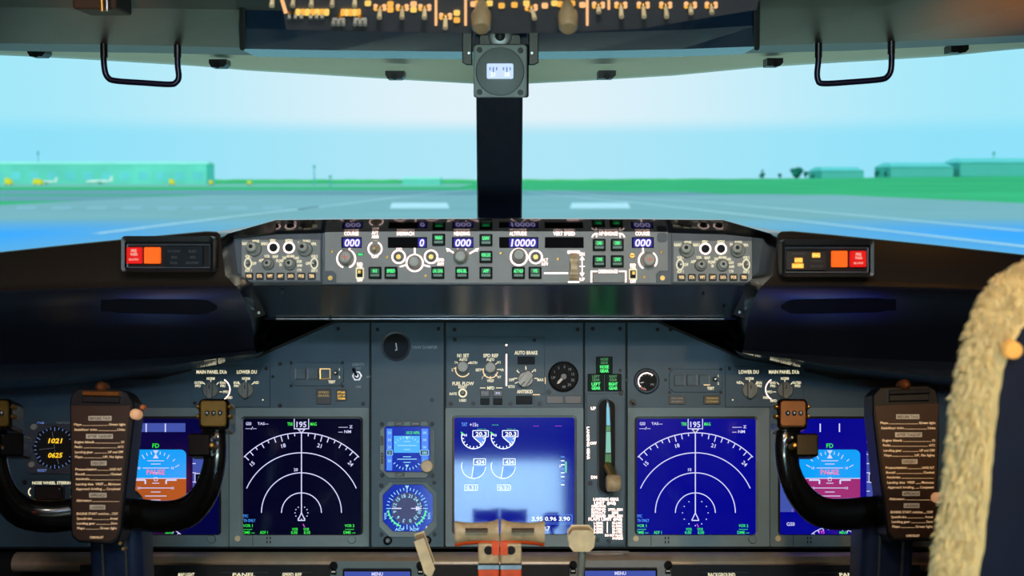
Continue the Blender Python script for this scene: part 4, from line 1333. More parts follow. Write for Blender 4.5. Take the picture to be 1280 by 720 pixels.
for x, y in ((599.5, 62.5), (650.5, 63), (599.5, 115), (650.5, 115.5)):
    m = MB(T); m.cyl(x, y, 3.6, 2.5, 3.8, 'screw', 14, .4); m.line(x - 2, y - 2, x + 2, y + 2, .8, 3.9, 'seam'); m.build('screw')
for s in (-1, 1):
    m = MB(T)
    a = 590 if s < 0 else 661
    b_ = a + s * 12.5
    m.prism([(a, 36), (b_, 38), (b_ + s * 0, 78), (b_ - s * 5, 81), (a, 81)], -30, -8, 'black', 1)
    m.cyl(a + s * 4, 66, 1.6, -8, -6.6, 'steel', 10)
    m.build('mounting_bracket')
m = MB(T)
x, y = T.p(625, 44)
m.lathe(625, 44, [(26, -20), (26, -14), (22, -8), (12, -5), (.3, -4)], 'steel', 32)
m.box(600, 44, 650, 56, -60, -6, 'black', 2)
m.build('top_cover')
m = MB(T); m.lathe(625, 44.5, [(6.5, -6), (6.5, 0), (5, 4), (2.5, 6), (.3, 6.5)], 'steel', 20); m.build('adjusting_knob')

# ================================================================ OVERHEAD PANEL
T = Thing('overhead_panel', 'dark overhead switch panel with amber-lit legends and cream toggles along its lower edge', 'switch panel', OVH, CX, 42)
m = MB(T)
q = [T.Mi @ OVH.hit(x, y) for x, y in ((358, 37), (600, 42), (700, 41), (800, 36), (946, 12))]
up = Vector((0, .62, 0))
xl, xr = q[0].x, q[-1].x
pts = [(p.x, p.y) for p in q] + [(xr, .62), (xl, .62)]
k = len(pts)
vs = [(x, y, -.03) for x, y in pts] + [(x, y, 0) for x, y in pts]
m.raw(vs, [tuple(range(k))[::-1], tuple(range(k, 2 * k))] + [(i, (i + 1) % k, k + (i + 1) % k, k + i) for i in range(k)], mat('overhead_dark_grey', (74, 76, 80), .45, var=.08))
m.build('panel_plate')
YA = E('overhead_amber', (255, 186, 80), 1.0); YB = E('overhead_yellow', (255, 214, 110), 1.0); PK = E('overhead_pink_amber', (255, 190, 130), 1.1)


def toggle(T, x, y, L=13, mt='cream', r=2.6, ring=True, side=0):
    m = MB(T)
    px, py = T.p(x, y)
    if ring:
        for a in (-120, -60, 60, 120, 180):
            q = R(a)
            m.lathe(x + 6.2 * math.sin(q), y - 3.6 * math.cos(q), [(3, 0), (2.6, 1.2), (1, 1.6)], YA if a in (180, -120) else PK, 8)
    if ring: m.build('lit_legend')
    m = MB(T)
    m.lathe(x, y, [(r * 1.5, 0), (r * 1.5, 2), (r, 3)], 'brass', 12)
    k = T.k
    m.tube([(px, py, .002), (px + side * .002, py - .001, L * .0006), (px + side * .003, py - .002, L * .001)], [r * k * .8, r * k * 1.1, r * k * 1.25], mt, 12)
    m.lathe(x, y, [(.1, 0), (.1, .1)], mt, 6)
    m.build('toggle_switch')


CG = 'cream'
for x in (475, 503, 531): toggle(T, x, 9, 13)
toggle(T, 557, 20, 15)
for x, L in ((748, 9), (776, 15), (804, 15), (832, 15), (863, 10), (889, 10)): toggle(T, x, 6, L)
toggle(T, 664, 9, 14, side=1)
for x in (319, 345, 390, 416, 444): toggle(T, x + (0 if x > 345 else 22), -5, 12, ring=False)
for x in (362, 369.5, 377, 388.5, 396, 403): toggle(T, x, 16, 6, 'knobl', 2, False)
m = MB(T)
for x in range(372, 409, 6): m.box(x - 2.5, 11, x + 3.5, 17, 0, 3, YA if x % 4 else YB, 1.5)
for x in range(428, 449, 5): m.box(x - 2, 11, x + 3, 17.5, 0, 3, YB if x % 2 else YA, 1.5)
for x, y in ((488, 11), (517, 11), (488, 4), (517, 4), (460, 3), (571, 15), (571, 24), (597, 3), (627, 6), (643, 5), (658, 3), (681, 6), (693, 3), (700, 4), (715, 3), (728, 5), (592, 4), (612, 3)):
    m.box(x - 4, y - 2.5, x + 4, y + 2.5, 0, 2.5, random.choice([YA, YB, PK]), 2)
for x, y0, y1 in ((545, -8, 31), (582, -8, 31), (734, -8, 31), (761, -8, 11)):
    m.box(x - 1.6, y0, x + 1.6, y1, 0, 1.5, PK, 1)
m.prism([(349, -6), (353, -6), (359.5, 15), (355.5, 16)], 0, 1.5, PK)
m.build('lit_legend')
for x in (424, 451):
    m = MB(T)
    px, py = T.p(x, 18)
    for dx in (-6, 0, 6):
        m.tube([(px + dx * T.k, py, .006), (px + dx * T.k, py - .001, .0135)], [.0016, .0022], 'knobl', 8)
    m.tube([(px - 7.5 * T.k, py, .007), (px + 7.5 * T.k, py, .007)], .0018, 'knobl', 8)
    m.tube([(px, py, 0), (px, py, .008)], .0022, 'brass', 8)
    m.build('guarded_switch', label='pale three-pronged switch guard')
for x in (602, 709):
    m = MB(T)
    px, py = T.p(x, 5)
    k = T.k
    m.tube([(px, py, 0), (px, py, .010), (px, py - .001, .014), (px, py - .001, .030), (px, py - .001, .033)], [7 * k, 9 * k, 12.5 * k, 11.5 * k, 9 * k], mat('smoky_knob', (150, 130, 96), .3), 20)
    m.build('large_knob')

# ================================================================ GRAB HANDLES and clips
for s, lab in ((-1, 'black tubular grab handle above the left windshield'), (1, 'black tubular grab handle above the right windshield')):
    T = Thing('grab_handle', lab, 'handle', loc=W(177 if s < 0 else 1069, 54, 1.62), group='windshield grab handles')
    if s < 0: pts = [(130, 50), (129.5, 70), (131, 88), (135, 97), (144, 101), (178, 103.5), (212, 105.5), (220, 103), (223.5, 96), (222, 80), (222, 50)]
    else: pts = [(1023, 50), (1023, 75), (1021.5, 90), (1022.5, 100), (1029, 104.5), (1065, 102.5), (1100, 99.5), (1109, 96), (1113.5, 88), (1114.5, 72), (1114, 46)]
    # smooth with catmull
    m = MB(T)
    P = [T.w(x, y, 1.62) for x, y in pts]
    sm = []
    for i in range(len(P) - 1):
        p0, p1, p2, p3 = P[max(i - 1, 0)], P[i], P[i + 1], P[min(i + 2, len(P) - 1)]
        for t in (0, .25, .5, .75):
            sm.append(.5 * ((2 * p1) + (p2 - p0) * t + (2 * p0 - 5 * p1 + 4 * p2 - p3) * t * t + (3 * p1 - p0 - 3 * p2 + p3) * t ** 3))
    sm.append(P[-1])
    m.tube(sm, .0038, mat('handle_blue_black', (14, 12, 42), .3), 14)
    m.build('handle_bar')
    for i in (0, -1):
        m = MB(T)
        p = P[i]; q = T.w(pts[i][0], pts[i][1] + 22, 1.62)
        m.tube([p + Vector((0, 0, .01)), q], .0046, 'black', 14)
        m.build('sleeve')
clips = [(45, 65.5, 22, 'far left of the windshield top edge'), (272, 79, 22, 'right of the left grab handle'), (493.5, 93.5, 24, 'left of the standby compass'),
         (759, 93, 22, 'right of the standby compass'), (969, 77.5, 20, 'left of the right grab handle'), (1200, 60.5, 22, 'right of the right grab handle')]
for x, y, w, d in clips:
    T = Thing('window_clip', 'small black clip on the windshield top edge, ' + ('far left of the frame' if x < 60 else d), 'clip', loc=W(x, y, 1.9), group='clips along the windshield top edge')
    m = MB(T)
    sgn = -1 if x < 624 else 1
    pr = [(x - w / 2, y - 5), (x + w / 2, y - 5), (x + w / 2, y + 1), (x + w / 2 - 4, y + 5), (x - w / 2 + (3 if sgn < 0 else 0), y + 5), (x - w / 2, y)]
    f = [T.w(a, b_, 1.885) for a, b_ in pr]; g = [v + Vector((0, .03, 0)) for v in f]
    k = len(f)
    m.raw(f + g, [tuple(range(k)), tuple(range(k, 2 * k))[::-1]] + [(i, (i + 1) % k, k + (i + 1) % k, k + i) for i in range(k)], 'black')
    m.build('clip_body')
    m = MB(T); p = T.w(x, y + 2, 1.885); m.tube([p, p + Vector((0, -.002, 0))], .005, 'screw', 12); m.build('pad')


# ================================================================ CONTROL YOKES
TEXTC = mat('plate_lettering_cream', (240, 205, 160), .5, 0, (235, 190, 140), .55)
TEXTB = mat('plate_heading_grey', (205, 190, 165), .5, 0, (150, 130, 105), .4)
M['yoke'] = mat('yoke_gloss_black', (12, 9, 7), 0.2, coat=.6)


def yoke(s):
    # reference built for the left yoke; offsets move it for the right one
    if s < 0:
        cx = 131; lab = 'black control yoke on the left with a brown checklist plate on its hub'
    else:
        cx = 1134; lab = 'black control yoke on the right with a brown checklist plate, beside the sheepskin seat'
    Y = 1.36
    T = Thing('control_yoke', lab, 'yoke', loc=Vector((W(cx, 700, Y).x, Y + .08, .0)))
    PL = Plane(W(cx, 580, Y), 14)
    # plate outline (px)
    if s < 0:
        out = [(98, 485), (150, 486), (160, 491), (167, 503), (169, 516), (166, 540), (152, 664), (148, 676), (140, 681), (98, 678), (90, 671), (88, 660), (87, 503), (90, 491)]
        side = [(160, 490), (171, 508), (175, 530), (160, 668), (152, 684), (141, 682)]
        face = [(89, 507), (163, 507), (150, 660), (145, 672), (138, 677), (99, 675), (91, 668)]
        lx0, lx1, lean = 91, 161, -.075
    else:
        out = [(1100, 484), (1160, 482), (1170, 487), (1174, 500), (1174, 560), (1170, 664), (1163, 676), (1115, 677), (1109, 668), (1100, 600), (1091, 520), (1091, 494)]
        side = None
        face = [(1093, 507), (1173, 504), (1169, 662), (1162, 672), (1117, 673), (1111, 664)]
        lx0, lx1, lean = 1098, 1168, 0
    TT = Thing.__new__(Thing)   # helper frame on the plate plane that writes into the yoke's local space
    class PF:
        o = T.o
        k = (PL.hit(cx + 1, 580) - PL.hit(cx, 580)).length
        Mi = T.Mi
        base = PL.hit(cx, 580)
        def p(self, px, py):
            d = PL.hit(px, py) - self.base
            return (d.dot(PL.u), d.dot(PL.v))
        L = T.L
        w = T.w
    pf = PF()

    def fin(mb, name, **k):   # map plate coordinates to yoke-local ones
        mb.v = [tuple(T.Mi @ (pf.base + PL.u * v[0] + PL.v * v[1] + PL.n * v[2])) for v in mb.v]
        return mb.build(name, **k)
    m = MB(pf)
    if s < 0: m.prism(out, -34, 0, 'black', 1.5)
    else: m.prism(out, -34, 0, 'black', 1.5)
    fin(m, 'clip_board_housing')
    m = MB(pf); m.prism(face, 0, 1.4, 'brown', .3); pl = fin(m, 'checklist_plate', label='brown checklist plate with cream lettering')
    m = MB(pf)
    if s < 0: m.prism([(105, 489), (152, 490), (151, 496), (105, 495)], 0, 7, mat('clip_brown_metal', (150, 96, 40), .3, .7), .8); m.prism([(104, 495), (152, 496), (151, 504), (104, 503)], 0, 4, 'black', .8)
    else: m.prism([(1110, 488), (1160, 486), (1160, 492), (1110, 494)], 0, 7, 'screw', .8); m.prism([(1110, 494), (1160, 492), (1160, 501), (1110, 502)], 0, 4, 'black', .8)
    fin(m, 'spring_clip')
    m = MB(pf)
    hx = 126.5 if s < 0 else 1131
    m.lathe(hx, 484 if s < 0 else 481, [(7, -12), (7, 2), (4, 5), (2, 6)], mat('clip_knob_brass', (150, 90, 50), .3, .6), 16)
    fin(m, 'clip_knob')
    # rows of lettering
    m = MB(pf); n = 1.7
    body = [('BEFORE TAXI', None, 523, 1), ('Flaps', 'Green light', 530, 0), ('Stabilizer trim', 'Units', 536.5, 0), ('AFTER TAKEOFF', None, 545.5, 1), ('Engine bleeds', 'ON', 552, 0), ('Packs', 'AUTO', 558, 0),
            ('Landing gear', 'UP and OFF', 564.5, 0), ('Flaps', 'UP, No lights', 570.5, 0), ('DESCENT', None, 579, 1), ('Pressurization', 'LAND ALT', 586, 0), ('Recall', 'Checked', 592, 0),
            ('Autobrake', '', 598, 0), ('Landing data  VREF', 'Minimums', 604.5, 0), ('Approach briefing', 'Completed', 610.5, 0), ('APPROACH', None, 619, 1), ('Altimeters', '', 625, 0), ('LANDING', None, 634, 1),
            ('ENGINE START switches', 'CONT', 641.5, 0), ('Speedbrake', 'Armed', 647.5, 0), ('Landing gear', 'Down', 653.5, 0), ('Flaps', 'Green light', 659.5, 0)]
    if s < 0:
        def edge(y): return 90.5 + (y - 507) * .03, 163 - (y - 507) * .085 - 1.5
        dy = 0
    else:
        def edge(y): return 1095.5 + (y - 507) * .115, 1171.5 - (y - 507) * .03
        dy = -2
    for a, b_, y, head in body:
        y2 = y + dy
        e0, e1 = edge(y2)
        e0 += 2; e1 -= 2
        c = (e0 + e1) / 2
        if head:
            w = len(a) * 2.35
            m.flat([(c - w / 2 - 1.5, y2 - 2.9), (c + w / 2 + 1.5, y2 - 2.9), (c + w / 2 + 1.5, y2 + 2.9), (c - w / 2 - 1.5, y2 + 2.9)], n, TEXTB)
            m.text(c, y2, a, 3.4, n + .15, 'brown', w=w, off=.02)
        else:
            wa = min(len(a) * 1.9, 40); wb = len(b_) * 1.9
            m.text(e0 + wa / 2, y2 + .5, a, 2.9, n, TEXTC, w=wa, off=.02)
            if b_: m.text(e1 - wb / 2, y2 + .5, b_, 2.9, n, TEXTC, w=wb, off=.02)
            m.line(e0 + wa + 1, y2 + 1.9, e1 - (wb + 1 if b_ else 0), y2 + 1.9, .45, n, TEXTC)
    e0, e1 = edge(670)
    m.text((e0 + e1) / 2, 671.5 + dy, 'CHECKLIST', 2.6, n, TEXTC, w=17, off=.03)
    o = fin(m, 'lettering'); o.parent = pl
    # blurred glint beside the plate, painted as a glowing cream disc
    m = MB(pf)
    bx, by = (170.5, 518) if s < 0 else (1169.5, 622)
    m.lathe(bx, by, [(6.5, -6), (6.5, 6), (5, 8.5), (.3, 9.4)], mat('glint_disc_cream', (250, 190, 140), .4, 0, (250, 180, 130), .35), 24)
    if s < 0: m.lathe(bx + 8, by - 9, [(3.2, -6), (3.2, 2), (1, 3)], mat('amber_button', (220, 120, 60), .4), 14)
    fin(m, 'glint_disc', label='round cream disc standing in for a blurred glint')
    if s < 0:
        m = MB(pf); m.lathe(151, 679, [(2.6, 0), (2, 3)], 'brass', 12); m.lathe(154, 686, [(2.6, -8), (2, 1)], 'brass', 12); fin(m, 'screw')
    # hub and horns
    for q in (1, -1):
        if s < 0:
            tr = (lambda x: x) if q > 0 else (lambda x: 262 - x)
        else:
            tr = (lambda x: 1265 - x) if q > 0 else (lambda x: x + 1003)
        if s > 0 and q > 0:
            pts = [(135, 646, 20, .03), (165, 640, 21, .02), (200, 643, 21, .01), (232, 640, 20, 0), (255, 622, 17.5, -.01), (269, 597, 15.5, -.015), (275, 570, 14.5, -.015), (274, 545, 15, -.01), (268, 525, 16, 0), (266, 512, 16, 0)]
            tr = lambda x: 1265 - x - 7
        else:
            pts = [(131, 650, 20, .03), (165, 643, 21, .02), (200, 646, 21, .01), (232, 641, 20, 0), (253, 622, 17.5, -.01), (264, 597, 15.5, -.015), (269, 570, 14.5, -.015), (268, 545, 15, -.01), (266, 528, 16, 0), (266, 512, 16, 0)]
        P = []; rad = []
        for x, y, r_, dyy in pts:
            P.append(T.w(tr(x), y, Y + dyy)); rad.append(r_ * Y / F)
        sm = []; sr = []
        for i in range(len(P) - 1):
            p0, p1, p2, p3 = P[max(i - 1, 0)], P[i], P[i + 1], P[min(i + 2, len(P) - 1)]
            for t in (0, .33, .66):
                sm.append(.5 * ((2 * p1) + (p2 - p0) * t + (2 * p0 - 5 * p1 + 4 * p2 - p3) * t * t + (3 * p1 - p0 - 3 * p2 + p3) * t ** 3)); sr.append(rad[i] * (1 - t) + rad[i + 1] * t)
        sm.append(P[-1]); sr.append(rad[-1])
        m = MB(T); m.tube(sm, sr, 'yoke', 20, squash=.72); m.build('horn_grip')
        hx = tr(267)
        HP = Plane(W(hx, 516, Y - .02), 20)
        # head with trim switches
        def hb(x0, y0, x1, y1, n0, n1, mt, r_=3, bev=1.0, mbx=None):
            mm = MB(pf) if mbx is None else mbx
            pf2 = PFH(); mm.T = pf2
            mm.box(x0, y0, x1, y1, n0, n1, mt, r_, bev)
            return mm

        class PFH:
            o = T.o
            k = Y / F
            base = HP.hit(hx, 516)
            def p(self, px, py):
                d = HP.hit(px, py) - self.base
                return (d.dot(HP.u), d.dot(HP.v))
        ph = PFH()

        def fh(mb, name, par=None):
            mb.v = [tuple(T.Mi @ (ph.base + HP.u * v[0] + HP.v * v[1] + HP.n * v[2])) for v in mb.v]
            return mb.build(name, par)
        m = MB(ph); m.box(hx - 19, 498, hx + 19, 537, -36, 0, 'yoke', 6, 3); head = fh(m, 'switch_head')
        m = MB(ph); m.box(hx - 16, 501, hx + 16, 533, 0, 1.8, mat('switch_face_warm_reflection', (112, 88, 30) if s < 0 else (104, 58, 22), .3, .3), 4, .8)  # warm light reflecting on the switch face put into its brown
        fh(m, 'switch_plate', head)
        for k_ in (-8, 0, 8):
            m = MB(ph); m.lathe(hx + k_ + 1, 517, [(3.2, 1.5), (3.2, 4), (1.6, 6), (.3, 6.2)], 'steel', 12); fh(m, 'trim_switch', head)
        m = MB(ph)
        for k_ in (-1, 1):
            m.lathe(hx + k_ * 20, 508, [(2.8, -10), (2.8, -2), (1, 0)], 'brass', 10); m.lathe(hx + k_ * 20, 520, [(2.8, -10), (2.8, -2), (1, 0)], 'brass', 10)
        fh(m, 'side_screw', head)
        inw = -1 if (tr(268) > cx) else 1
        m = MB(ph); x_a, x_b = sorted((hx + inw * 4, hx + inw * 33)); m.box(x_a, 541, x_b, 570, -26, -2, 'yoke', 3, 2); fh(m, 'trigger_block')
        m = MB(ph); m.lathe(hx + inw * 0, 558, [(4, -6), (4, 8), (2, 10)], 'brass', 12); m.lathe(hx - inw * 3, 548, [(2.4, -6), (2.4, 7), (1, 8)], 'steel', 10); fh(m, 'thumb_button')
    # hub behind plate
    m = MB(T)
    c0 = T.w(cx + (4 if s < 0 else -2), 640, Y + .02)
    m.tube([c0 + Vector((0, -.01, 0)), c0 + Vector((0, .05, -.012))], [.022, .028], 'yoke', 28)
    m.build('hub')
    # column
    m = MB(T)
    cxx = 151 if s < 0 else 1103
    hw = 33 * (Y + .06) / F
    c = T.w(cxx, 648, Y + .06)
    zb = -c.z - 0  # down to the floor
    for nm, dx, w_, dyf, mt in (('control_column', 0, hw, 0, mat('column_blue_reflection', (44, 56, 84), .35, .3)),):  # blue reflection on the column put into its base colour
        pts2 = rr(-w_, -.03, w_, .03, .012, 5)
        k = len(pts2)
        vs = [(c.x + a, c.y + b_, c.z) for a, b_ in pts2] + [(c.x + a, c.y + b_ + .05, -T.M.translation.z + 0.0) for a, b_ in pts2]
        m.raw(vs, [(i, (i + 1) % k, k + (i + 1) % k, k + i) for i in range(k)], mt, True)
        m.raw([vs[i] for i in range(k)], [tuple(range(k))], mt)
    for dx in (-.012, .014):
        m.tube([(c.x + dx, c.y - .033, c.z), (c.x + dx, c.y + .017, 0.02 - T.M.translation.z)], .0022, 'steel', 8)
    m.build('control_column')


yoke(-1)
yoke(1)
# ================================================================ LEDGE, LOWER PANEL, PEDESTAL
T = Thing('panel_ledge', 'long rounded grey-brown ledge bar running below the instrument panel', 'ledge', loc=W(CX, 705, 1.72))
m = MB(T)
rows = []
for i in range(13):
    a = R(-60 + 210 * i / 12)
    rr_ = .0185
    rows.append([T.L(W(x, 702.5, 1.735) + Vector((0, -rr_ * math.cos(a) * 1.0, rr_ * math.sin(a) * .72))) for x in (20, 200, 400, 624, 850, 1050, 1230)])
m.grid(rows, mat('ledge_grey_brown', (168, 152, 128), .3, .2, var=.08), True)
m.build('ledge_bar')
m = MB(T)
for x0, x1 in ((732, 748), (750, 758), (762, 785)):
    pass
m.wbox(T.L(W(731, 691.5, 1.712)), T.L(W(786, 688.5, 1.716)), mat('ledge_label_plate', (120, 120, 112), .4))
m.build('label_plate')

T = Thing('lower_forward_panel', 'dark sloping lower panel with amber lettering just below the ledge bar', 'panel', LOW, CX, 712)
m = MB(T); m.box(100, 706, 1150, 860, -14, 0, mat('lower_panel_dark', (34, 38, 40), .45), 0, .5); m.build('panel_plate')
m = MB(T)
for x_ in (-.45, .45):
    c8 = [T.L(Vector((x_ + a, 1.66 + b, z))) for z in (0, .66) for b in (-.03, .03) for a in (-.03, .03)]
    m.raw(c8, [(0, 2, 3, 1), (4, 5, 7, 6), (0, 1, 5, 4), (2, 6, 7, 3), (0, 4, 6, 2), (1, 3, 7, 5)], 'matte')
m.build('support_posts')
m = MB(T)
for x, w, t in ((171, 16, 'MAP'), (305, 28, 'PANEL'), (365, 24, 'SPEED REF'), (902, 34, 'BACKGROUND'), (1062, 26, 'PANEL'), (233, 20, 'MAP LIGHT')):
    m.text(x, 718.8, t, 5, 1.2, 'tc', w=w, off=.03)
for x, y, w in ((168, 0, 60), (305, 0, 60), (370, 0, 40), (905, 0, 60), (1040, 0, 60)):
    m.box(x - w / 2, 715.2, x + w / 2, 716, 0, 1, 'mcpframe')
m.build('lettering')


def cdu(x0, x1, sx0, sx1, sy, label, lit):
    T = Thing('control_display_unit', label, 'display', LOW, (x0 + x1) / 2, 716, group='control display units below the ledge')
    c = (sx0 + sx1) / 2
    H = 200
    m = MB(T); m.frame(rr(x0, sy - 10, x1, sy + H, 3), rr(sx0 - 2, sy - 2, sx1 + 2, sy + 74, 3), 0, 9, 'mcp' if lit else 'bezel', 1)
    m.box(x0 + 3, sy + 80, x1 - 3, sy + H - 3, 1, 9, 'mcp', 2)
    m.build('bezel')
    s = MB(T); s.box(sx0 - 2, sy - 2, sx1 + 2, sy + 74, 1, 5, 'black'); s.flat([(sx0, sy + 1.5), (sx1, sy + 1.5), (sx1, sy + 70), (sx0, sy + 70)], 5.3, M['slate'])
    so = s.build('screen')
    m = MB(T); m.text(c, sy + 4.6, 'MENU', 4.6, 5.7, 'sw', w=14, off=.03)
    for i in range(5):
        m.text(sx0 + 10, sy + 14 + i * 11, ['<FMC', '<ACARS', '<DLNK', '<SAT', '<CMC'][i], 5, 5.7, 'sw', w=16)
    m.build('screen_text', so)
    for xx in (x0 + 4, x1 - 4):
        m = MB(T); m.lathe(xx, sy - 3, [(5, 8), (5, 14), (4, 16)], 'black', 18); m.build('knob')
        for i in range(6):
            m = MB(T); m.box(xx - 3.5, sy + 2 + i * 11, xx + 3.5, sy + 7 + i * 11, 8, 12, 'black', 1, .6); m.line(xx - 2.4, sy + 4.5 + i * 11, xx + 2.4, sy + 4.5 + i * 11, 1.6, 12.2, 'white'); m.build('line_select_key')
    m = MB(T)
    for i in range(8):
        for j in range(9):
            xx = x0 + 12 + (x1 - x0 - 24) * i / 7; yy = sy + 90 + j * 12
            m.box(xx - 5, yy - 4, xx + 5, yy + 4, 8, 11, 'black', 1.5, .6)
    m.build('keypad')


cdu(414, 530, 431, 513, 715, 'left control display unit with MENU on its blue screen, beside the leaning lever', False)
cdu(712, 838, 731, 819, 714, 'right control display unit with MENU on its blue screen, behind the small cream knob lever', True)

T = Thing('centre_pedestal', 'dark centre pedestal body carrying the thrust levers, at the bottom edge', 'pedestal', loc=Vector((0, 1.35, 0)))
m = MB(T)
m.wbox((-.125, -.62, 0), (.125, .16, .60), mat('pedestal_grey', (60, 64, 68), .5))
m.build('body', bevel=.006)
m = MB(T)
prof = []
for i in range(13):
    a = R(180 * i / 12)
    prof.append((-.16 * math.cos(a) - .03, .60 + .135 * math.sin(a)))
for x0, x1 in ((-.115, -.078), (-.070, .070), (.078, .115)):
    rows = [[(x0, y, z), (x1, y, z)] for y, z in prof]
    m.grid(rows, mat('quadrant_grey', (96, 100, 102), .4), True)
    for q in (0, 1):
        m.raw([r_[q] for r_ in rows], [tuple(range(13))], 'mcpframe')
m.build('quadrant')

# thrust levers
for s, lab in ((-1, 'left thrust lever with tan and orange spool-shaped handle'), (1, 'right thrust lever with tan and orange spool-shaped handle')):
    Y = 1.33
    bx = 624.7
    T = Thing('thrust_lever', lab, 'lever', loc=W(bx + s * 13, 742, Y), group='thrust levers')
    m = MB(T)
    x_in, x_out = bx + s * 1.2, bx + s * 56
    P = []; rad = []
    for t, r_ in ((0, 15.5), (.04, 15.8), (.12, 13.6), (.3, 12.2), (.55, 11.8), (.8, 12.6), (.93, 14.2), (.985, 14.6), (1, 13.8)):
        x = x_in + (x_out - x_in) * t
        P.append(T.w(x, 664 + (1.5 * t if True else 0), Y)); rad.append(r_ * Y / F)
    m.tube(P, rad, 'tan', 28, squash=.8)
    m.build('handle', label='tan spool-shaped handle')
    m = MB(T)
    P2 = [p + Vector((0, .003, -.0055)) for p in P[1:]]
    m.tube(P2, [r * .88 for r in rad[1:]], 'orange', 24, squash=.8)
    m.build('handle_underside', label='orange underside')
    m = MB(T)
    for (dx, a) in ((.28, 0),):
        p = T.w(bx + s * 29, 664, Y - .0205)
        m.wbox(p + Vector((-.012, 0, -.0016)), p + Vector((.012, .006, .0016)), mat('switch_slot_brown_%d' % s, (90, 70, 50), .5))
    m.build('switch_slot')
    m = MB(T)
    xa, xb = sorted((bx + s * .8, bx + s * 27))
    Yf = Y + .004
    a0 = T.w(xa, 676, Yf); a1 = T.w(xb, 701, Yf)
    m.wbox((a0.x, a0.y - .012, a1.z), (a1.x, a0.y + .022, a0.z), 'tan')
    m.build('lever_head', bevel=.002)
    m = MB(T)
    xa2, xb2 = sorted((bx + s * .6, bx + s * 10))
    a2 = T.w(xa2, 677, Yf - .014); a3 = T.w(xb2, 694, Yf - .014)
    m.wbox((a2.x, a2.y, a3.z), (a3.x, a2.y + .006, a2.z), 'orange')
    m.build('orange_insert')
    m = MB(T)
    p = T.w(bx + s * 14, 688, Yf - .0125); m.tube([p + Vector((0, -.0006, 0)), p + Vector((0, .006, 0))], .0048, 'matte', 16)
    m.build('pivot_hole')
    m = MB(T)
    b0 = T.w(xa, 702, Yf - .001); b1 = T.w(xb, 707, Yf - .001)
    m.wbox((b0.x, b0.y - .013, b1.z), (b1.x, b0.y + .022, b0.z), 'steel')
    m.build('clamp_band')
    m = MB(T)
    b0 = T.w(xa, 707, Yf); b1 = T.w(xb, 790, Yf)
    m.wbox((b0.x, b0.y - .011, b1.z), (b1.x, b0.y + .021, b0.z), 'orange')
    m.build('lever_stem', bevel=.0015, label='orange lever stem')

T = Thing('speed_brake_lever', 'cream leaning speed brake lever left of the thrust levers', 'lever', loc=W(543, 745, 1.36))
Y = 1.36
m = MB(T)
q = [(519.5, 678), (529, 674.5), (542, 711), (538, 720), (532, 716)]
f = [T.w(x, y, Y) for x, y in q]; g = [T.w(x - 2, y, Y) + Vector((0, .028, 0)) for x, y in q]
k = len(q)
m.raw(f + g, [tuple(range(k)), tuple(range(k, 2 * k))[::-1]] + [(i, (i + 1) % k, k + (i + 1) % k, k + i) for i in range(k)], 'cream')
m.build('lever_handle', bevel=.0015)
m = MB(T); m.tube([T.w(534, 708, Y + .012), T.w(539, 722, Y + .012), T.w(547, 770, Y + .012)], .005, 'steel', 12, squash=.5); m.build('lever_shaft')

T = Thing('flap_lever', 'cream-knobbed flap lever on a grey stem right of the thrust levers', 'lever', loc=W(727, 745, 1.36))
m = MB(T)
Y = 1.36
q = [(717, 665), (737, 665), (742, 671), (740.5, 683), (736, 687.5), (718, 687.5), (713.5, 682), (712.5, 671)]
f = [T.w(x, y, Y) for x, y in q]; g = [v + Vector((0, .022, 0)) for v in f]
k = len(q)
m.raw(f + g, [tuple(range(k)), tuple(range(k, 2 * k))[::-1]] + [(i, (i + 1) % k, k + (i + 1) % k, k + i) for i in range(k)], 'cream')
m.build('lever_knob', bevel=.002)
m = MB(T); m.tube([T.w(727.5, 685, Y + .01), T.w(727, 705, Y + .01), T.w(720, 770, Y + .01)], .0042, 'knob', 14); m.build('lever_stem')

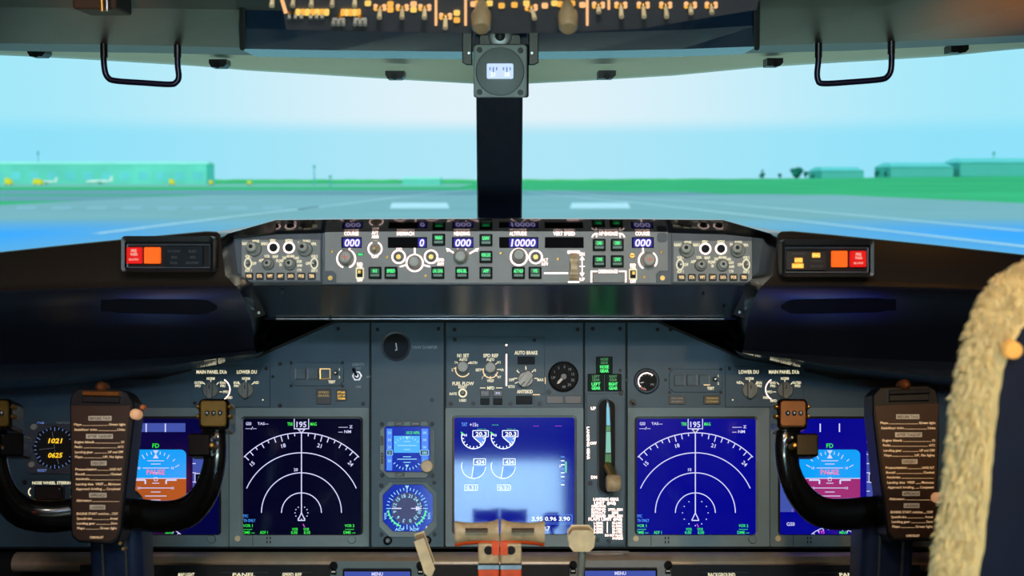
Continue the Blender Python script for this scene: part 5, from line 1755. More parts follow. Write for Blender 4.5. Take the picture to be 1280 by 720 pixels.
# ================================================================ SEATS
def seat(s):
    Y = .80
    if s > 0:
        lab = 'cockpit seat on the right with a shaggy cream sheepskin cover and navy back shell'
        edge = [(1150, 760), (1158, 715), (1167, 660), (1175, 600), (1180, 550), (1185, 500), (1193, 455), (1203, 415), (1216, 380), (1236, 350), (1262, 332), (1300, 318), (1345, 313), (1580, 312)]
        inner = [(1208, 760), (1214, 715), (1222, 660), (1228, 600), (1232, 550), (1237, 500), (1243, 462), (1252, 432), (1264, 410), (1280, 396), (1300, 388), (1325, 384), (1350, 383), (1580, 383)]
        edge = [(x + 7, y) for x, y in edge]
    else:
        lab = 'dark navy seat back edge in the lower left corner'
        edge = [(96, 760), (54, 740), (42, 700), (33, 660), (22, 620), (8, 585), (-6, 555), (-24, 530), (-46, 512), (-74, 500), (-110, 494), (-330, 490)]
        inner = [(80, 770), (38, 745), (24, 705), (14, 665), (4, 625), (-10, 590), (-24, 565), (-42, 545), (-62, 530), (-86, 520), (-112, 516), (-330, 514)]
        edge[0] = (62, 790); inner[0] = (44, 790)
        edge = [(x - 62, y + 70) for x, y in edge]; inner = [(x - 62, y + 70) for x, y in inner]
    loc = Vector((W(edge[-1][0], 500, Y).x, Y + .05, 0))
    T = Thing('pilot_seat', lab, 'seat', loc=loc)
    # half outline from bottom edge round the top, mirrored about its centre line
    half = [W(x, y, Y) for x, y in edge]
    hin = [W(x, y, Y) for x, y in inner]
    cxm = W(edge[-1][0], 500, Y).x
    def full(h):
        L_ = [Vector((v.x, v.y, v.z)) for v in h]
        low = Vector((L_[0].x - s * .0, L_[0].y, .42))
        L_ = [low] + L_
        return L_ + [Vector((2 * cxm - v.x, v.y, v.z)) for v in reversed(L_[:-1])]
    fi = full(hin)
    cxm2 = W(edge[-1][0], 500, Y + .015).x
    h2 = [W(x, y, Y + .015) for x, y in edge]
    h2 = [Vector((h2[0].x, h2[0].y, .42))] + h2
    fo = h2 + [Vector((2 * cxm2 - v.x, v.y, v.z)) for v in reversed(h2[:-1])]
    navy = mat('seat_navy_vinyl_' + ('r' if s > 0 else 'l'), (14, 20, 42), .35, var=.15, scale=30, bump=.2)
    m = MB(T)
    k = len(fi)
    a = [T.L(v + Vector((0, 0, 0))) for v in fi]; cc = sum(a, Vector()) / k; b_ = [cc + (v - cc) * .86 + Vector((0, .035, 0)) for v in a]
    a2 = [cc + (v - cc) * .985 + Vector((0, -.010, 0)) for v in a]
    m.raw(a2 + a + b_, [tuple(range(k))] + [(i, (i + 1) % k, k + (i + 1) % k, k + i) for i in range(k)] + [(k + i, k + (i + 1) % k, 2 * k + (i + 1) % k, 2 * k + i) for i in range(k)] + [tuple(range(2 * k, 3 * k))[::-1]], navy)
    m.build('back_shell', bevel=.004)
    # cover wrapping round from the front
    rnd = random.Random(5)
    def cover(mt, amp, name, label):
        m = MB(T)
        P = [T.L(v) for v in fo]; Q = [T.L(v) for v in fi]
        # subdivide along the outline
        def sub(L_, n):
            out = []
            for i in range(len(L_) - 1):
                for j in range(n):
                    out.append(L_[i].lerp(L_[i + 1], j / n))
            return out + [L_[-1]]
        P, Q = sub(P, 7), sub(Q, 7)
        rows = []
        for i in range(len(P)):
            row = []
            o_, q_ = P[i], Q[i]
            d = (o_ - q_)
            for j in range(11):
                t = j / 10
                ang = math.pi * t
                # from the inner rear edge bulging outwards and round to the front
                dx_ = d.copy(); dx_.y = 0
                pos = q_ + dx_ * (math.sin(min(ang, math.pi / 2)) if t < .5 else 1 - .9 * (1 - math.sin(ang))) + Vector((0, -.014 + .058 * t, 0))
                w = rnd.uniform(-1, 1)
                fall = math.sin(math.pi * min(1, .15 + t * .9))
                clump = .5 * math.sin(i * .9) + .5 * math.sin(i * 2.3 + j)
                pos += (d.normalized() * (w * .4 + clump * .6) + Vector((0, -1, 0)) * w * .5) * amp * fall
                row.append(pos)
            rows.append(row)
        m.grid(rows, mt, True)
        F2 = [r_[-1] for r_ in rows]
        m.raw(F2, [tuple(range(len(F2)))], mt)
        return m.build(name, label=label, subsurf=1)
    if s > 0:
        cover(mat('sheepskin_cream', (240, 214, 150), .85, var=.1, scale=70, bump=.6), .0028, 'sheepskin_cover', 'cream sheepskin cover')
        # tufts: short locks standing out of the cover, one stuff part
        m = MB(T)
        P = [T.L(v) for v in fo]; Q = [T.L(v) for v in fi]
        fur = mat('sheepskin_lock', (244, 220, 160), .9, var=.12, scale=90)
        for i in range(4200):
            u = rnd.uniform(0.2, len(P) / 2)
            a_ = int(u); f_ = u - a_
            if a_ >= len(P) - 1: continue
            o_ = P[a_].lerp(P[a_ + 1], f_); q_ = Q[a_].lerp(Q[a_ + 1], f_)
            d = (o_ - q_); t = rnd.uniform(.05, .55); ang = math.pi * t
            d.y = 0
            pos = q_ + d * math.sin(min(ang, math.pi / 2)) + Vector((0, -.014 + .058 * t, 0))
            dirn = (d.normalized() * (.3 + t) + Vector((rnd.uniform(-.4, .4), -.8 + t, -.6 + rnd.uniform(-.4, .3)))).normalized()
            l = rnd.uniform(.003, .006); wv = Vector((rnd.uniform(-1, 1), rnd.uniform(-1, 1), rnd.uniform(-1, 1))).normalized() * .0013
            m.raw([pos - wv, pos + wv, pos + dirn * l + Vector((0, 0, -.002))], [(0, 1, 2)], fur)
        m.build('sheepskin_locks', kind='stuff')
    else:
        cover(mat('seat_fabric_navy', (28, 44, 92), .5, var=.3, scale=40, bump=.5), .0008, 'fabric_cover', 'navy fabric cover')
    # seat cushion and base
    m = MB(T)
    c = cxm - loc.x
    m.wbox((c - .2, .02, .34), (c + .2, .50, .46), navy); m.build('cushion', bevel=.03)
    m = MB(T); m.wbox((c - .12, .08, 0), (c + .12, .40, .34), 'black'); m.build('seat_base', bevel=.01)
    if s > 0:
        m = MB(T); p = T.w(1268, 438, Y - .022)
        m.tube([p, p + Vector((0, .006, 0))], [.0052, .006], mat('rivet_glint_amber', (250, 180, 90), .3, .2, (250, 180, 90), .4), 16)  # blurred glint on the rivet put into its size and glow
        m.build('rivet', label='amber rivet with its glint painted as glow')


seat(1); seat(-1)
# ================================================================ COCKPIT SHELL
O = Origin()
m = MB(O)
SH = mat('cockpit_lining', (56, 60, 64), .6)
XW = 1.3
# floor
m.wbox((-XW, -1.7, -.05), (XW, 2.3, 0), mat('floor_dark_carpet', (40, 42, 46), .9)); struct('floor', m)
m = MB(O); m.wbox((-XW, -1.7, 1.95), (XW, 2.3, 2.0), SH); struct('ceiling', m)
m = MB(O); m.wbox((-XW - .05, -1.7, -.05), (-XW, 2.3, 2.0), SH); struct('wall_left', m)
m = MB(O); m.wbox((XW, -1.7, -.05), (XW + .05, 2.3, 2.0), SH); struct('wall_right', m)
WARMREFL = mat('rear_reflector_brown', (205, 120, 56), .6)
m = MB(O)
m.wbox((-XW, -1.55, -.05), (-.26, -1.5, 2.0), SH); m.wbox((.26, -1.55, -.05), (XW, -1.5, 2.0), SH); m.wbox((-.26, -1.55, 1.76), (.26, -1.5, 2.0), SH)
struct('wall_rear', m)
for s in (-1, 1):
    m = MB(O); x0, x1 = sorted((s * .95, s * 1.3)); m.wbox((x0, -1.5, 0), (x1, -1.2, 1.66), WARMREFL); struct('trim_10' if s < 0 else 'trim_11', m)  # unseen brown boxes, added as warm reflections for the map displays
# unseen white vestibule, added so its lit wall reflects in the centre display
WH = mat('added_vestibule_white', (225, 232, 238), .7)
m = MB(O)
m.wbox((-.9, -2.75, -.05), (.9, -2.7, 2.5), WH); m.wbox((-.95, -2.75, -.05), (-.9, -1.55, 2.5), WH); m.wbox((.9, -2.75, -.05), (.95, -1.55, 2.5), WH)
m.wbox((-.9, -2.75, 2.45), (.9, -1.55, 2.5), WH); m.wbox((-.9, -1.6, 1.99), (.9, -1.55, 2.5), WH); m.wbox((-.9, -2.75, -.05), (.9, -1.55, 0), WH)
struct('wall_added_vestibule', m)
# front: bulkhead below the windshield, header above, side posts
m = MB(O); m.wbox((-XW, 2.16, -.05), (XW, 2.2, 1.066), 'matte'); struct('wall_front', m)
m = MB(O); m.wbox((-XW, 1.99, 1.47), (XW, 2.03, 2.0), SH)
struct('wall_header', m)
for s in (-1, 1):
    m = MB(O)
    x0, x1 = sorted((s * 1.14, s * XW)); m.wbox((x0, 1.9, 1.066), (x1, 2.2, 1.6), 'matte')
    struct('trim_1' if s < 0 else 'trim_2', m)
# windshield panes (thin glass) and the centre post
gm = bpy.data.materials.new('windshield_glass'); gm.use_nodes = True
nt = gm.node_tree; nt.nodes.remove(nt.nodes['Principled BSDF'])
out = nt.nodes['Material Output']
tr = nt.nodes.new('ShaderNodeBsdfTransparent'); tr.inputs[0].default_value = (.97, .985, .98, 1)
gl = nt.nodes.new('ShaderNodeBsdfGlossy'); gl.inputs['Roughness'].default_value = .02
mx_ = nt.nodes.new('ShaderNodeMixShader'); lw = nt.nodes.new('ShaderNodeFresnel'); lw.inputs[0].default_value = 1.12
nt.links.new(lw.outputs[0], mx_.inputs[0]); nt.links.new(tr.outputs[0], mx_.inputs[1]); nt.links.new(gl.outputs[0], mx_.inputs[2]); nt.links.new(mx_.outputs[0], out.inputs[0])
for s in (-1, 1):
    m = MB(O)
    x0, x1 = sorted((s * .02, s * 1.15))
    m.wbox((x0, 0, 0), (x1, .006, 0.45), gm)
    yb, zb, yt, zt = 2.15, 1.064, 1.985, 1.50
    m.v = [(x, (yb if z < .2 else yt) + y, zb if z < .2 else zt) for x, y, z in m.v]
    struct('window_1' if s < 0 else 'window_2', m)
m = MB(O)
hw = 29.5 / F * 1.93
m.wbox((-hw, 0, 0), (hw, .05, .5), mat('post_blue_black', (10, 30, 56), .5))
m.v = [(x, (2.08 if z < .2 else 1.93) + y, 1.05 if z < .2 else 1.5) for x, y, z in m.v]
struct('trim_3', m, bevel=.004)
# windshield header band
xs = [-160, 0, 80, 230, 300, 500, 600, 650, 740, 850, 960, 1040, 1110, 1200, 1280, 1440]
bot = [60, 66, 70, 79, 85, 97, 102.5, 102.5, 98, 91.5, 81, 76, 72, 66.5, 58.5, 45]
topy = [46, 50, 52, 54, 55, 56, 57, 57, 56, 55, 53, 50, 48, 44, 40, 30]
m = MB(O)
HB = mat('header_grey_green', (222, 226, 212), .5, var=.06, scale=6)
rows = []
for t in (0, .2, .4, .6, .8, 1, 1.5):
    Y = 1.935 - .07 * t + .05 * max(0, t - 1)
    rows.append([W(x, b_ + (tp - b_) * t, Y + .012 * math.cos(math.pi * min(t, 1))) for x, b_, tp in zip(xs, bot, topy)])
back = [v + Vector((0, .07, .002)) for v in rows[0]]
back2 = [Vector((v.x, 2.0, 1.6)) for v in back]
m.grid([back2, back] + rows, HB, True)
struct('trim_4', m)
# liner fascia: left, right and the glossy navy centre
LIN = mat('liner_brown_black', (54, 44, 44), .45, var=.1)
NV = mat('liner_navy_gloss', (34, 62, 100), .1, var=.03, spec=.5)


def fascia(name, xl, ytop, ybot, Yb, Yt, mt, back=True):
    m = MB(O)
    a = [W(x, y, Yb) for x, y in zip(xl, ybot)]
    b_ = [W(x, y, Yt) for x, y in zip(xl, ytop)]
    c = [Vector((v.x, Yt - .05, 1.96)) for v in b_]
    bk = [v + Vector((0, .10, .0)) for v in a]
    bk2 = [v + Vector((0, .10, .12)) for v in a]
    mid = [(p + q) / 2 + Vector((0, -.008, 0)) for p, q in zip(a, b_)]
    m.grid([bk2, bk, a, mid, b_, c], mt, False)
    return struct(name, m)


fascia('trim_5', [-180, 0, 150, 301], [-40, -40, -40, -40], [50, 54, 56, 59.5], 1.62, 1.42, LIN)
fascia('trim_6', [946, 1100, 1280, 1460], [-40, -40, -40, -40], [57, 53, 44, 36], 1.62, 1.42, LIN)
fascia('trim_7', [300, 420, 520, 624, 730, 850, 947], [10, 14, 18, 18, 18, 14, 5], [61, 63, 64, 65, 64, 61.5, 58], 1.60, 1.50, NV)
m = MB(O)   # black shelf between the navy fascia and the overhead panel
a = [W(x, y, 1.50) for x, y in ((296, 12), (420, 15), (624, 18), (850, 15), (950, 6))]
b_ = [W(x, y, 1.30) for x, y in ((296, -20), (420, -20), (624, -20), (850, -20), (950, -25))]
m.grid([a, b_, [Vector((v.x, 1.25, 1.96)) for v in b_]], 'matte'); struct('trim_8', m)
m = MB(O)   # ceiling box side strips
for x in (303, 946):
    p, q = W(x, 60, 1.58), W(x, -30, 1.42)
    m.tube([p, q], .0035, 'matte', 8)
struct('trim_9', m)
T = Thing('sun_visor_bracket', 'black box bracket at the top edge above the left grab handle', 'bracket', loc=W(131, 0, 1.46))
m = MB(T)
a0 = T.w(105, 17, 1.47); a1 = T.w(158, -30, 1.47)
m.wbox((a0.x, -.03, a0.z), (a1.x, .03, a1.z), 'matte'); m.build('box', bevel=.003)
m = MB(T); m.tube([T.w(126, -20, 1.425), T.w(128, 14, 1.425)], .0022, 'brass', 8); m.tube([T.w(134, -20, 1.425), T.w(134, 14, 1.425)], .0022, 'steel', 8); m.build('rod')
# dark post between the left window and the yoke
# ================================================================ OUTSIDE
def gmat(name, c, var=.1, scale=.05):
    return mat(name, c, .95, var=var, scale=scale, spec=.1)


G = -2.5
m = MB(O); m.wbox((-9000, -200, G - 1), (9000, 16000, G - .05), gmat('grass_field', (56, 180, 116), .12, .01)); struct('ground', m)
rm = gmat('runway_asphalt_blue_bleed', (138, 176, 180), .06, .05)
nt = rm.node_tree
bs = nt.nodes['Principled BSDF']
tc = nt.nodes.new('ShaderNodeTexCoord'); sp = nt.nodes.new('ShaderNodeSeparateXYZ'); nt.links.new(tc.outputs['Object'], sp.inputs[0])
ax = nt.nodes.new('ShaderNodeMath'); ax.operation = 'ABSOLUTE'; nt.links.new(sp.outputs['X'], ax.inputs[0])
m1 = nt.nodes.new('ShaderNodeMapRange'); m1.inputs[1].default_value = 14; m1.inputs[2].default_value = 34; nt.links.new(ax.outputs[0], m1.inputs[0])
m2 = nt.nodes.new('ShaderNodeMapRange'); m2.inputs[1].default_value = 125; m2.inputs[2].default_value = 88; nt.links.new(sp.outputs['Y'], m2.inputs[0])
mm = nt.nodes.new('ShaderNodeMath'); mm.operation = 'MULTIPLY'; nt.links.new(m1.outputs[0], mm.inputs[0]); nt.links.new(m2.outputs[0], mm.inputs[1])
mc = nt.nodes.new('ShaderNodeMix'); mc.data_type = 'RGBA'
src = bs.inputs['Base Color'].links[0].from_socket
nt.links.new(mm.outputs[0], mc.inputs['Factor']); nt.links.new(src, mc.inputs['A']); mc.inputs['B'].default_value = (*lin((60, 165, 240)), 1); nt.links.new(mc.outputs['Result'], bs.inputs['Base Color'])  # projector's blue bleed at the near sides painted into the asphalt
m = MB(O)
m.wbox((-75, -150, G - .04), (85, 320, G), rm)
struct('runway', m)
tw = gmat('taxiway_asphalt', (118, 158, 168), .05, .05)
m = MB(O)
m.wbox((-900, 330, G - .04), (60, 470, G), tw); m.wbox((-900, 700, G - .04), (-10, 1200, G), gmat('far_apron', (130, 190, 170), .05))
m.wbox((-55, 320, G - .04), (75, 335, G), tw)
struct('taxiway', m)
m = MB(O)
m.wbox((-400, 230, G - .045), (-55, 300, G - .005), tw)
struct('taxiway_2', m)
wp = gmat('marking_white', (205, 228, 236), .05, .3)
m = MB(O)
def gline(pts, w):
    a = []
    for (x, y) in pts: a.append(ground(x, y, G + .02))
    vs = []
    for i, p in enumerate(a):
        d = (a[min(i + 1, len(a) - 1)] - a[max(i - 1, 0)]).normalized(); nrm = Vector((-d.y, d.x, 0)) * w / 2
        vs += [p + nrm, p - nrm]
    m.raw(vs, [(2 * i, 2 * i + 1, 2 * i + 3, 2 * i + 2) for i in range(len(a) - 1)], wp)
wp2 = gmat('marking_faded', (150, 186, 196), .08, .3)
gline([(660, 236), (760, 245), (900, 254), (1060, 268), (1280, 288.5)], .9)
gline([(660, 240), (800, 254), (1000, 276), (1280, 308), (1400, 322)], .8)
gline([(590, 237), (500, 246), (420, 256), (280, 272), (120, 292)], .8)
for x0, x1 in ((487, 562), (712, 788)):
    q = [ground(*p, G + .02) for p in ((x0, 260.5), (x1, 260.5), (x1 - 3, 253.5), (x0 + 3, 253.5))]
    m.raw(q, [(0, 1, 2, 3)], wp)
for k in range(9):
    q = [ground(*p, G + .02) for p in ((20 + k * 44, 262), (44 + k * 44, 262), (46 + k * 44, 258), (22 + k * 44, 258))]
    m.raw(q, [(0, 1, 2, 3)], wp2)
struct('runway_markings', m)


def ab(px0, px1, pyt, D, depth=30):
    """corner coordinates of a box of real size standing at distance D"""
    a = W(px0, 224, D); b_ = W(px1, pyt, D)
    return a.x, b_.x, b_.z, D, depth


def rise(px):
    # ground height of the grassy rise beyond the right side of the runway, at 700 m
    return interp([560, 700, 900, 1280, 1700], [G, -1.9, 1.6, 3.6, 4.2], px)


m = MB(O)
xs_ = [560, 620, 700, 800, 900, 1000, 1100, 1200, 1280, 1400, 1700, 2200]
rws = []
for D, f in ((385, 0), (450, .12), (520, .38), (600, .75), (680, 1), (760, 1), (2500, 1)):
    rws.append([Vector((W(x, 224, 700).x * (1 if D < 1000 else D / 700), D, G - .06 + (rise(x) - G) * f)) for x in xs_])
m.grid(rws, gmat('grass_rise', (52, 176, 112), .12, .02), True)
struct('ground_rise', m)


def building(name, label, px0, px1, pyt, D, wall, roof, roofh=0.25, win=True, group=None, inset=0.0):
    x0, x1, zt, Y, dep = ab(px0, px1, pyt, D)
    zb = rise((px0 + px1) / 2) - .3 if px0 > 640 else G
    T = Thing(name, label, 'building', loc=Vector(((x0 + x1) / 2, Y, zb)), group=group)
    H = zt - zb
    w = (x1 - x0) / 2
    m = MB(T); m.wbox((-w, 0, 0), (w, dep, H * (1 - roofh)), wall); m.build('wall')
    m = MB(T)
    hz = H * (1 - roofh)
    m.raw([(-w * 1.01, -.5, hz), (w * 1.01, -.5, hz), (w * 1.01, dep + .5, hz), (-w * 1.01, dep + .5, hz), (-w * (1 - inset), dep * .3, H), (w * (1 - inset), dep * .3, H), (w * (1 - inset), dep * .7, H), (-w * (1 - inset), dep * .7, H)],
          [(0, 1, 5, 4), (1, 2, 6, 5), (2, 3, 7, 6), (3, 0, 4, 7), (4, 5, 6, 7), (0, 3, 2, 1)], roof)
    m.build('roof')
    if win:
        m = MB(T)
        n_ = max(3, int(w * 2 / 15))
        for i in range(n_):
            x = -w + (i + .5) * 2 * w / n_
            m.wbox((x - w / n_ * .55, -.15, H * .2), (x + w / n_ * .55, 0, H * .55), mat_win)
        m.build('window_band')
    return T


mat_win = gmat('window_pale_cyan', (120, 215, 215), .1)
wa = gmat('terminal_wall_haze_green', (120, 218, 196), .12, .03); ro = gmat('terminal_roof_haze_pale', (160, 236, 214), .05)  # washed-out cyan haze painted into the terminal and hangar colours
hz = gmat('hangar_haze_teal', (96, 190, 182), .05); hr = gmat('hangar_roof_haze_teal', (108, 204, 200), .05)
building('airport_terminal', 'long pale green airport terminal on the horizon, far left', -60, 258, 202, 1100, wa, ro, .12)
building('hangar', 'smallest teal hangar, left of the three beyond the right windshield', 1027, 1080, 208.5, 700, hz, hr, .35, False, 'hangars on the right horizon', .12)
building('hangar', 'middle long teal hangar beyond the right windshield', 1113, 1192, 203, 700, hz, hr, .3, False, 'hangars on the right horizon', .12)
building('hangar', 'tallest teal hangar at the right edge of the view, with a mast on its roof', 1200, 1340, 197.5, 700, hz, hr, .25, False, 'hangars on the right horizon', .1)
building('distant_shed', 'low green shed line on the horizon, left of the centre post', 503, 550, 221.5, 900, wa, ro, .3, False)


def mast(x, y0, y1, D, label):
    gz = rise(1241) if x > 1000 else G
    T = Thing('mast', label, 'mast', loc=Vector((W(x, y1, D).x, D, gz)))
    m = MB(T)
    h = W(x, y0, D).z - gz
    m.tube([(0, 0, 0), (0, 0, h)], [.5, .25], hz, 8); m.build('pole')
    m = MB(T); m.tube([(0, 0, h * .86), (0, 0, h * .97)], .9, hz, 8); m.build('platform')


mast(48.5, 188, 224, 1180, 'thin mast rising behind the airport terminal, far left')
mast(393, 206, 226, 800, 'thin lone mast on the horizon, left of the distant shed')
mast(1241.5, 189, 220, 745, 'thin mast standing behind the tallest hangar, far right')
mast(413, 219, 226, 600, 'shortest mast on the horizon, beside the lone thin mast')


def airliner(px, py, D, k, label):
    T = Thing('airliner', label, 'aircraft', loc=Vector((W(px, py, D).x, D, G)), group='parked airliners')
    wm = M['air']
    m = MB(T); L = 18 * k
    m.tube([(-L, 0, 4 * k), (-L * .92, 0, 4 * k), (-L * .6, 0, 4 * k), (L * .5, 0, 4 * k), (L, 0, 5 * k)], [.4 * k, 1.6 * k, 2.2 * k, 2.2 * k, .6 * k], wm, 14); m.build('fuselage')
    m = MB(T); m.raw([(L * .7, -.2, 5 * k), (L, -.2, 5 * k), (L * 1.02, -.2, 12 * k), (L * .9, -.2, 12 * k), (L * .7, .2, 5 * k), (L, .2, 5 * k), (L * 1.02, .2, 12 * k), (L * .9, .2, 12 * k)],
                     [(0, 1, 2, 3), (7, 6, 5, 4), (0, 4, 5, 1), (1, 5, 6, 2), (2, 6, 7, 3), (3, 7, 4, 0)], wm); m.build('tail_fin')
    m = MB(T)
    for s in (-1, 1):
        m.raw([(-L * .2, 0, 3.4 * k), (L * .15, 0, 3.4 * k), (L * .35, s * 16 * k, 4.4 * k), (L * .22, s * 16 * k, 4.4 * k), (-L * .2, 0, 3.9 * k), (L * .15, 0, 3.9 * k), (L * .35, s * 16 * k, 4.6 * k), (L * .22, s * 16 * k, 4.6 * k)],
              [(0, 1, 2, 3), (7, 6, 5, 4), (0, 4, 5, 1), (1, 5, 6, 2), (2, 6, 7, 3), (3, 7, 4, 0)], wm)
    m.build('wings')
    m = MB(T)
    for x, y in ((-L * .7, 0), (L * .1, 3 * k), (L * .1, -3 * k)): m.tube([(x, y, 0), (x, y, 3 * k)], .4 * k, 'black', 8)
    m.build('landing_gear')


M['air'] = gmat('airliner_white', (225, 240, 225), .03)
airliner(57, 222, 1040, .52, 'white parked airliner before the terminal, the leftmost one')
airliner(124, 222, 1040, .60, 'white parked airliner before the terminal, right of the leftmost one')


def truck(px, D, w, h, label):
    T = Thing('service_truck', label, 'vehicle', loc=Vector((W(px, 227, D).x, D, G)), group='yellow service vehicles on the apron')
    ym = M['ytruck']
    m = MB(T); m.wbox((-w / 2, -1, .5), (w * .25, 1, h), ym); m.wbox((w * .28, -1, .5), (w / 2, 1, h * .7), ym); m.build('truck_body')
    m = MB(T)
    for x in (-w * .3, w * .35):
        for y in (-1, 1): m.tube([(x, y - .2, .5), (x, y + .2, .5)], .5, 'black', 12)
    m.build('wheels')


M['ytruck'] = gmat('truck_yellow', (250, 226, 60), .05)
truck(11, 950, 5.5, 5, 'yellow service vehicle at the far left edge of the apron')
truck(48, 950, 7.4, 4.6, 'longest yellow service vehicle on the apron, in front of the leftmost airliner')
truck(215, 950, 3.8, 4.4, 'small yellow service vehicle near the right end of the terminal')
truck(264, 950, 3, 3.6, 'tiny yellow service vehicle just past the right end of the terminal')
truck(312, 950, 3, 3.2, 'tiny yellow service vehicle farthest right on the left apron')


def tree(px, pyt, D, w, label, round_=True):
    T = Thing('tree', label, 'tree', loc=Vector((W(px, 224, D).x, D, rise(px))), group='dark trees on the right horizon')
    h = W(px, pyt, D).z - rise(px)
    rnd = random.Random(px)
    m = MB(T); m.tube([(0, 0, 0), (0, 0, h * .6)], [w * .08, w * .05], M['bark'], 8); m.build('trunk')
    m = MB(T)
    for i in range(22):
        a = rnd.uniform(0, 6.28); rr2 = rnd.uniform(0, .36) * w; z = h * (rnd.uniform(.3, .8) if round_ else rnd.uniform(.2, .9))
        if not round_: rr2 *= (1.1 - z / h)
        c = Vector((rr2 * math.cos(a), rr2 * math.sin(a), z)); r0 = w * rnd.uniform(.2, .3) * (1 if round_ else (1.15 - z / h))
        rows = []
        for u in range(5):
            th = math.pi * u / 4
            rows.append([c + Vector((math.sin(th) * math.cos(v * math.pi / 3), math.sin(th) * math.sin(v * math.pi / 3), math.cos(th) * .8)) * r0 * rnd.uniform(.85, 1.15) for v in range(7)])
        m.grid(rows, M['leaf'])
    m.build('foliage')


M['bark'] = gmat('bark', (50, 90, 80)); M['leaf'] = gmat('foliage_teal_green', (30, 120, 105), .3, .5)
tree(953, 211, 700, 4.5, 'narrow dark tree on the right horizon, the leftmost one', False)
tree(975, 216, 700, 2.5, 'tiny dark bush left of the broad round tree')
tree(996, 209, 700, 7.5, 'broad round dark tree on the right horizon, the biggest one')
tree(1007, 213, 720, 3, 'small dark tree touching the broad round tree')
tree(1016, 218, 700, 2.2, 'tiny dark bush just left of the smallest hangar')
tree(1096, 212, 700, 3.6, 'pale round tree between the smallest and middle hangars, left of a narrow one')
tree(1107, 208.5, 700, 3.2, 'narrow dark tree against the left end of the middle hangar', False)
# far tree line
m = MB(O)
rnd = random.Random(9)
rows = [[], []]
for i in range(260):
    x = -2400 + i * 19; y = 2300
    zt = rnd.uniform(.2, 1.6) + max(0, x) * .004
    rows[0].append(Vector((x, y, G))); rows[1].append(Vector((x, y, G + 3.75 + zt)))
m.grid(rows, gmat('far_tree_line_green', (90, 200, 130), .2, .01))
m.grid([rows[1], [v + Vector((0, 40, 0)) for v in rows[1]], [v + Vector((0, 60, -12)) for v in rows[1]]], gmat('far_tree_line_green2', (90, 200, 130), .2, .01))
o = m.build('tree_line'); o.parent = None
props(o, 'faint continuous green tree line along the whole horizon', 'tree line', kind='stuff')

# ================================================================ SKY, SUN, LAMPS
w = bpy.data.worlds.new('sky'); SC.world = w; w.use_nodes = True
nt = w.node_tree; bg = nt.nodes['Background']
tc = nt.nodes.new('ShaderNodeTexCoord'); sp = nt.nodes.new('ShaderNodeSeparateXYZ'); nt.links.new(tc.outputs['Generated'], sp.inputs[0])
ax = nt.nodes.new('ShaderNodeMath'); ax.operation = 'ABSOLUTE'; nt.links.new(sp.outputs['X'], ax.inputs[0])


def mrange(sock, a, b_, smooth=True):
    q = nt.nodes.new('ShaderNodeMapRange'); q.interpolation_type = 'SMOOTHSTEP' if smooth else 'LINEAR'
    q.inputs[1].default_value = a; q.inputs[2].default_value = b_; nt.links.new(sock, q.inputs[0]); return q.outputs[0]


def mixc(f, a, b_):
    q = nt.nodes.new('ShaderNodeMix'); q.data_type = 'RGBA'; nt.links.new(f, q.inputs['Factor'])
    for k_, v in (('A', a), ('B', b_)):
        if isinstance(v, tuple): q.inputs[k_].default_value = (*lin(v), 1)
        else: nt.links.new(v, q.inputs[k_])
    return q.outputs['Result']


side = mrange(ax.outputs[0], .02, .38)
hi = mixc(side, (231, 246, 255), (168, 236, 255))
lo = mixc(side, (180, 234, 252), (148, 230, 255))
el = mrange(sp.outputs['Z'], .034, .050)
c = mixc(el, lo, hi)
nt.links.new(c, bg.inputs['Color']); bg.inputs['Strength'].default_value = 1.0


def light(kind, name, loc, target, energy, color, **k):
    ld = bpy.data.lights.new(name, kind); ld.energy = energy; ld.color = lin(color) if max(color) > 1 else color
    for a_, b_ in k.items(): setattr(ld, a_, b_)
    o = bpy.data.objects.new(name, ld); COL.objects.link(o); o.location = loc
    o.rotation_euler = (Vector(target) - Vector(loc)).to_track_quat('-Z', 'Y').to_euler()
    return o


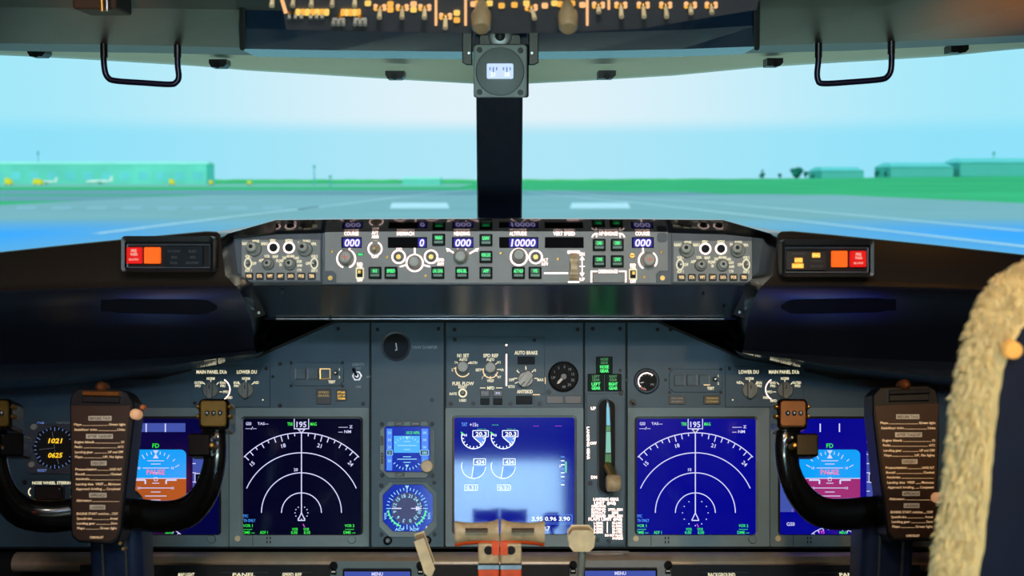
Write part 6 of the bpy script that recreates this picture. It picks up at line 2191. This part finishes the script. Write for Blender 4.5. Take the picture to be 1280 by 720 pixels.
light('SUN', 'sun', (0, -20, 30), (6, 20, 0), 1.4, (255, 250, 240), angle=.05)
light('AREA', 'added_vestibule_fill', (0, -1.75, 2.35), (0, -2.7, 1.3), 125, (186, 232, 255), shape='RECTANGLE', size=.9, size_y=.3)  # unseen lamp added for the centre display's sheen and cabin fill
light('AREA', 'cabin_fill_lamp', (0, -.7, 1.92), (0, 1.8, .85), 18, (205, 228, 255), shape='RECTANGLE', size=.5, size_y=.25)  # added cool fill from the ceiling to brighten the dark cockpit
light('AREA', 'rear_fill_lamp', (0, -1.25, 1.02), (0, 1.9, 1.40), 14, (222, 245, 226), shape='RECTANGLE', size=.8, size_y=.15)  # added low fill from behind to brighten the header band
light('AREA', 'header_fill_strip', (0, 2.10, 1.088), (0, 1.90, 1.43), 1.7, (200, 240, 214), shape='RECTANGLE', size=1.7, size_y=.02)  # hidden strip added on the glareshield to lighten the header band
light('SPOT', 'overhead_flood_lamp', (0.02, .35, 1.68), (0, 1.6, 1.0), 13.0, (255, 240, 220), spot_size=R(64), spot_blend=.9, shadow_soft_size=.03)
light('SPOT', 'left_map_lamp', (-.35, .1, 1.88), (-.42, 1.36, 1.0), 5.5, (255, 170, 90), spot_size=R(44), spot_blend=.9, shadow_soft_size=.03)
light('SPOT', 'right_map_lamp', (.30, .0, 1.88), (.42, 1.3, 1.0), 4.0, (255, 176, 96), spot_size=R(40), spot_blend=.9, shadow_soft_size=.03)
light('SPOT', 'seat_reading_lamp', (.45, -.3, 1.8), (.36, .8, 1.05), 25, (255, 200, 110), spot_size=R(40), spot_blend=.8, shadow_soft_size=.03)
light('SPOT', 'right_liner_lamp', (.70, 1.33, 1.27), (.625, 1.5, 1.46), 14.0, (255, 180, 70), spot_size=R(48), spot_blend=.8, shadow_soft_size=.02)
light('SPOT', 'left_liner_lamp', (-.45, 1.05, 1.30), (-.46, 1.5, 1.46), 8, (255, 170, 80), spot_size=R(20), spot_blend=.9, shadow_soft_size=.02)
for s in (-1, 1):
    light('SPOT', 'rear_reflector_fill', (s * 1.0, -.6, 1.85), (s * 1.12, -1.2, 1.5), 80, (255, 160, 80), spot_size=R(34), spot_blend=.4, shadow_soft_size=.04)  # added spots that light the brown boxes for the display reflections
vs_ = SC.view_settings
vs_.view_transform = 'Standard'; vs_.look = 'None'; vs_.exposure = 0; vs_.gamma = 1; vs_.use_curve_mapping = False
SC.display_settings.display_device = 'sRGB'
SC.cycles.max_bounces = 8
SC.cycles.transparent_max_bounces = 12
SC.cycles.sample_clamp_indirect = 4
SC.cycles.caustics_reflective = False
SC.cycles.caustics_refractive = False
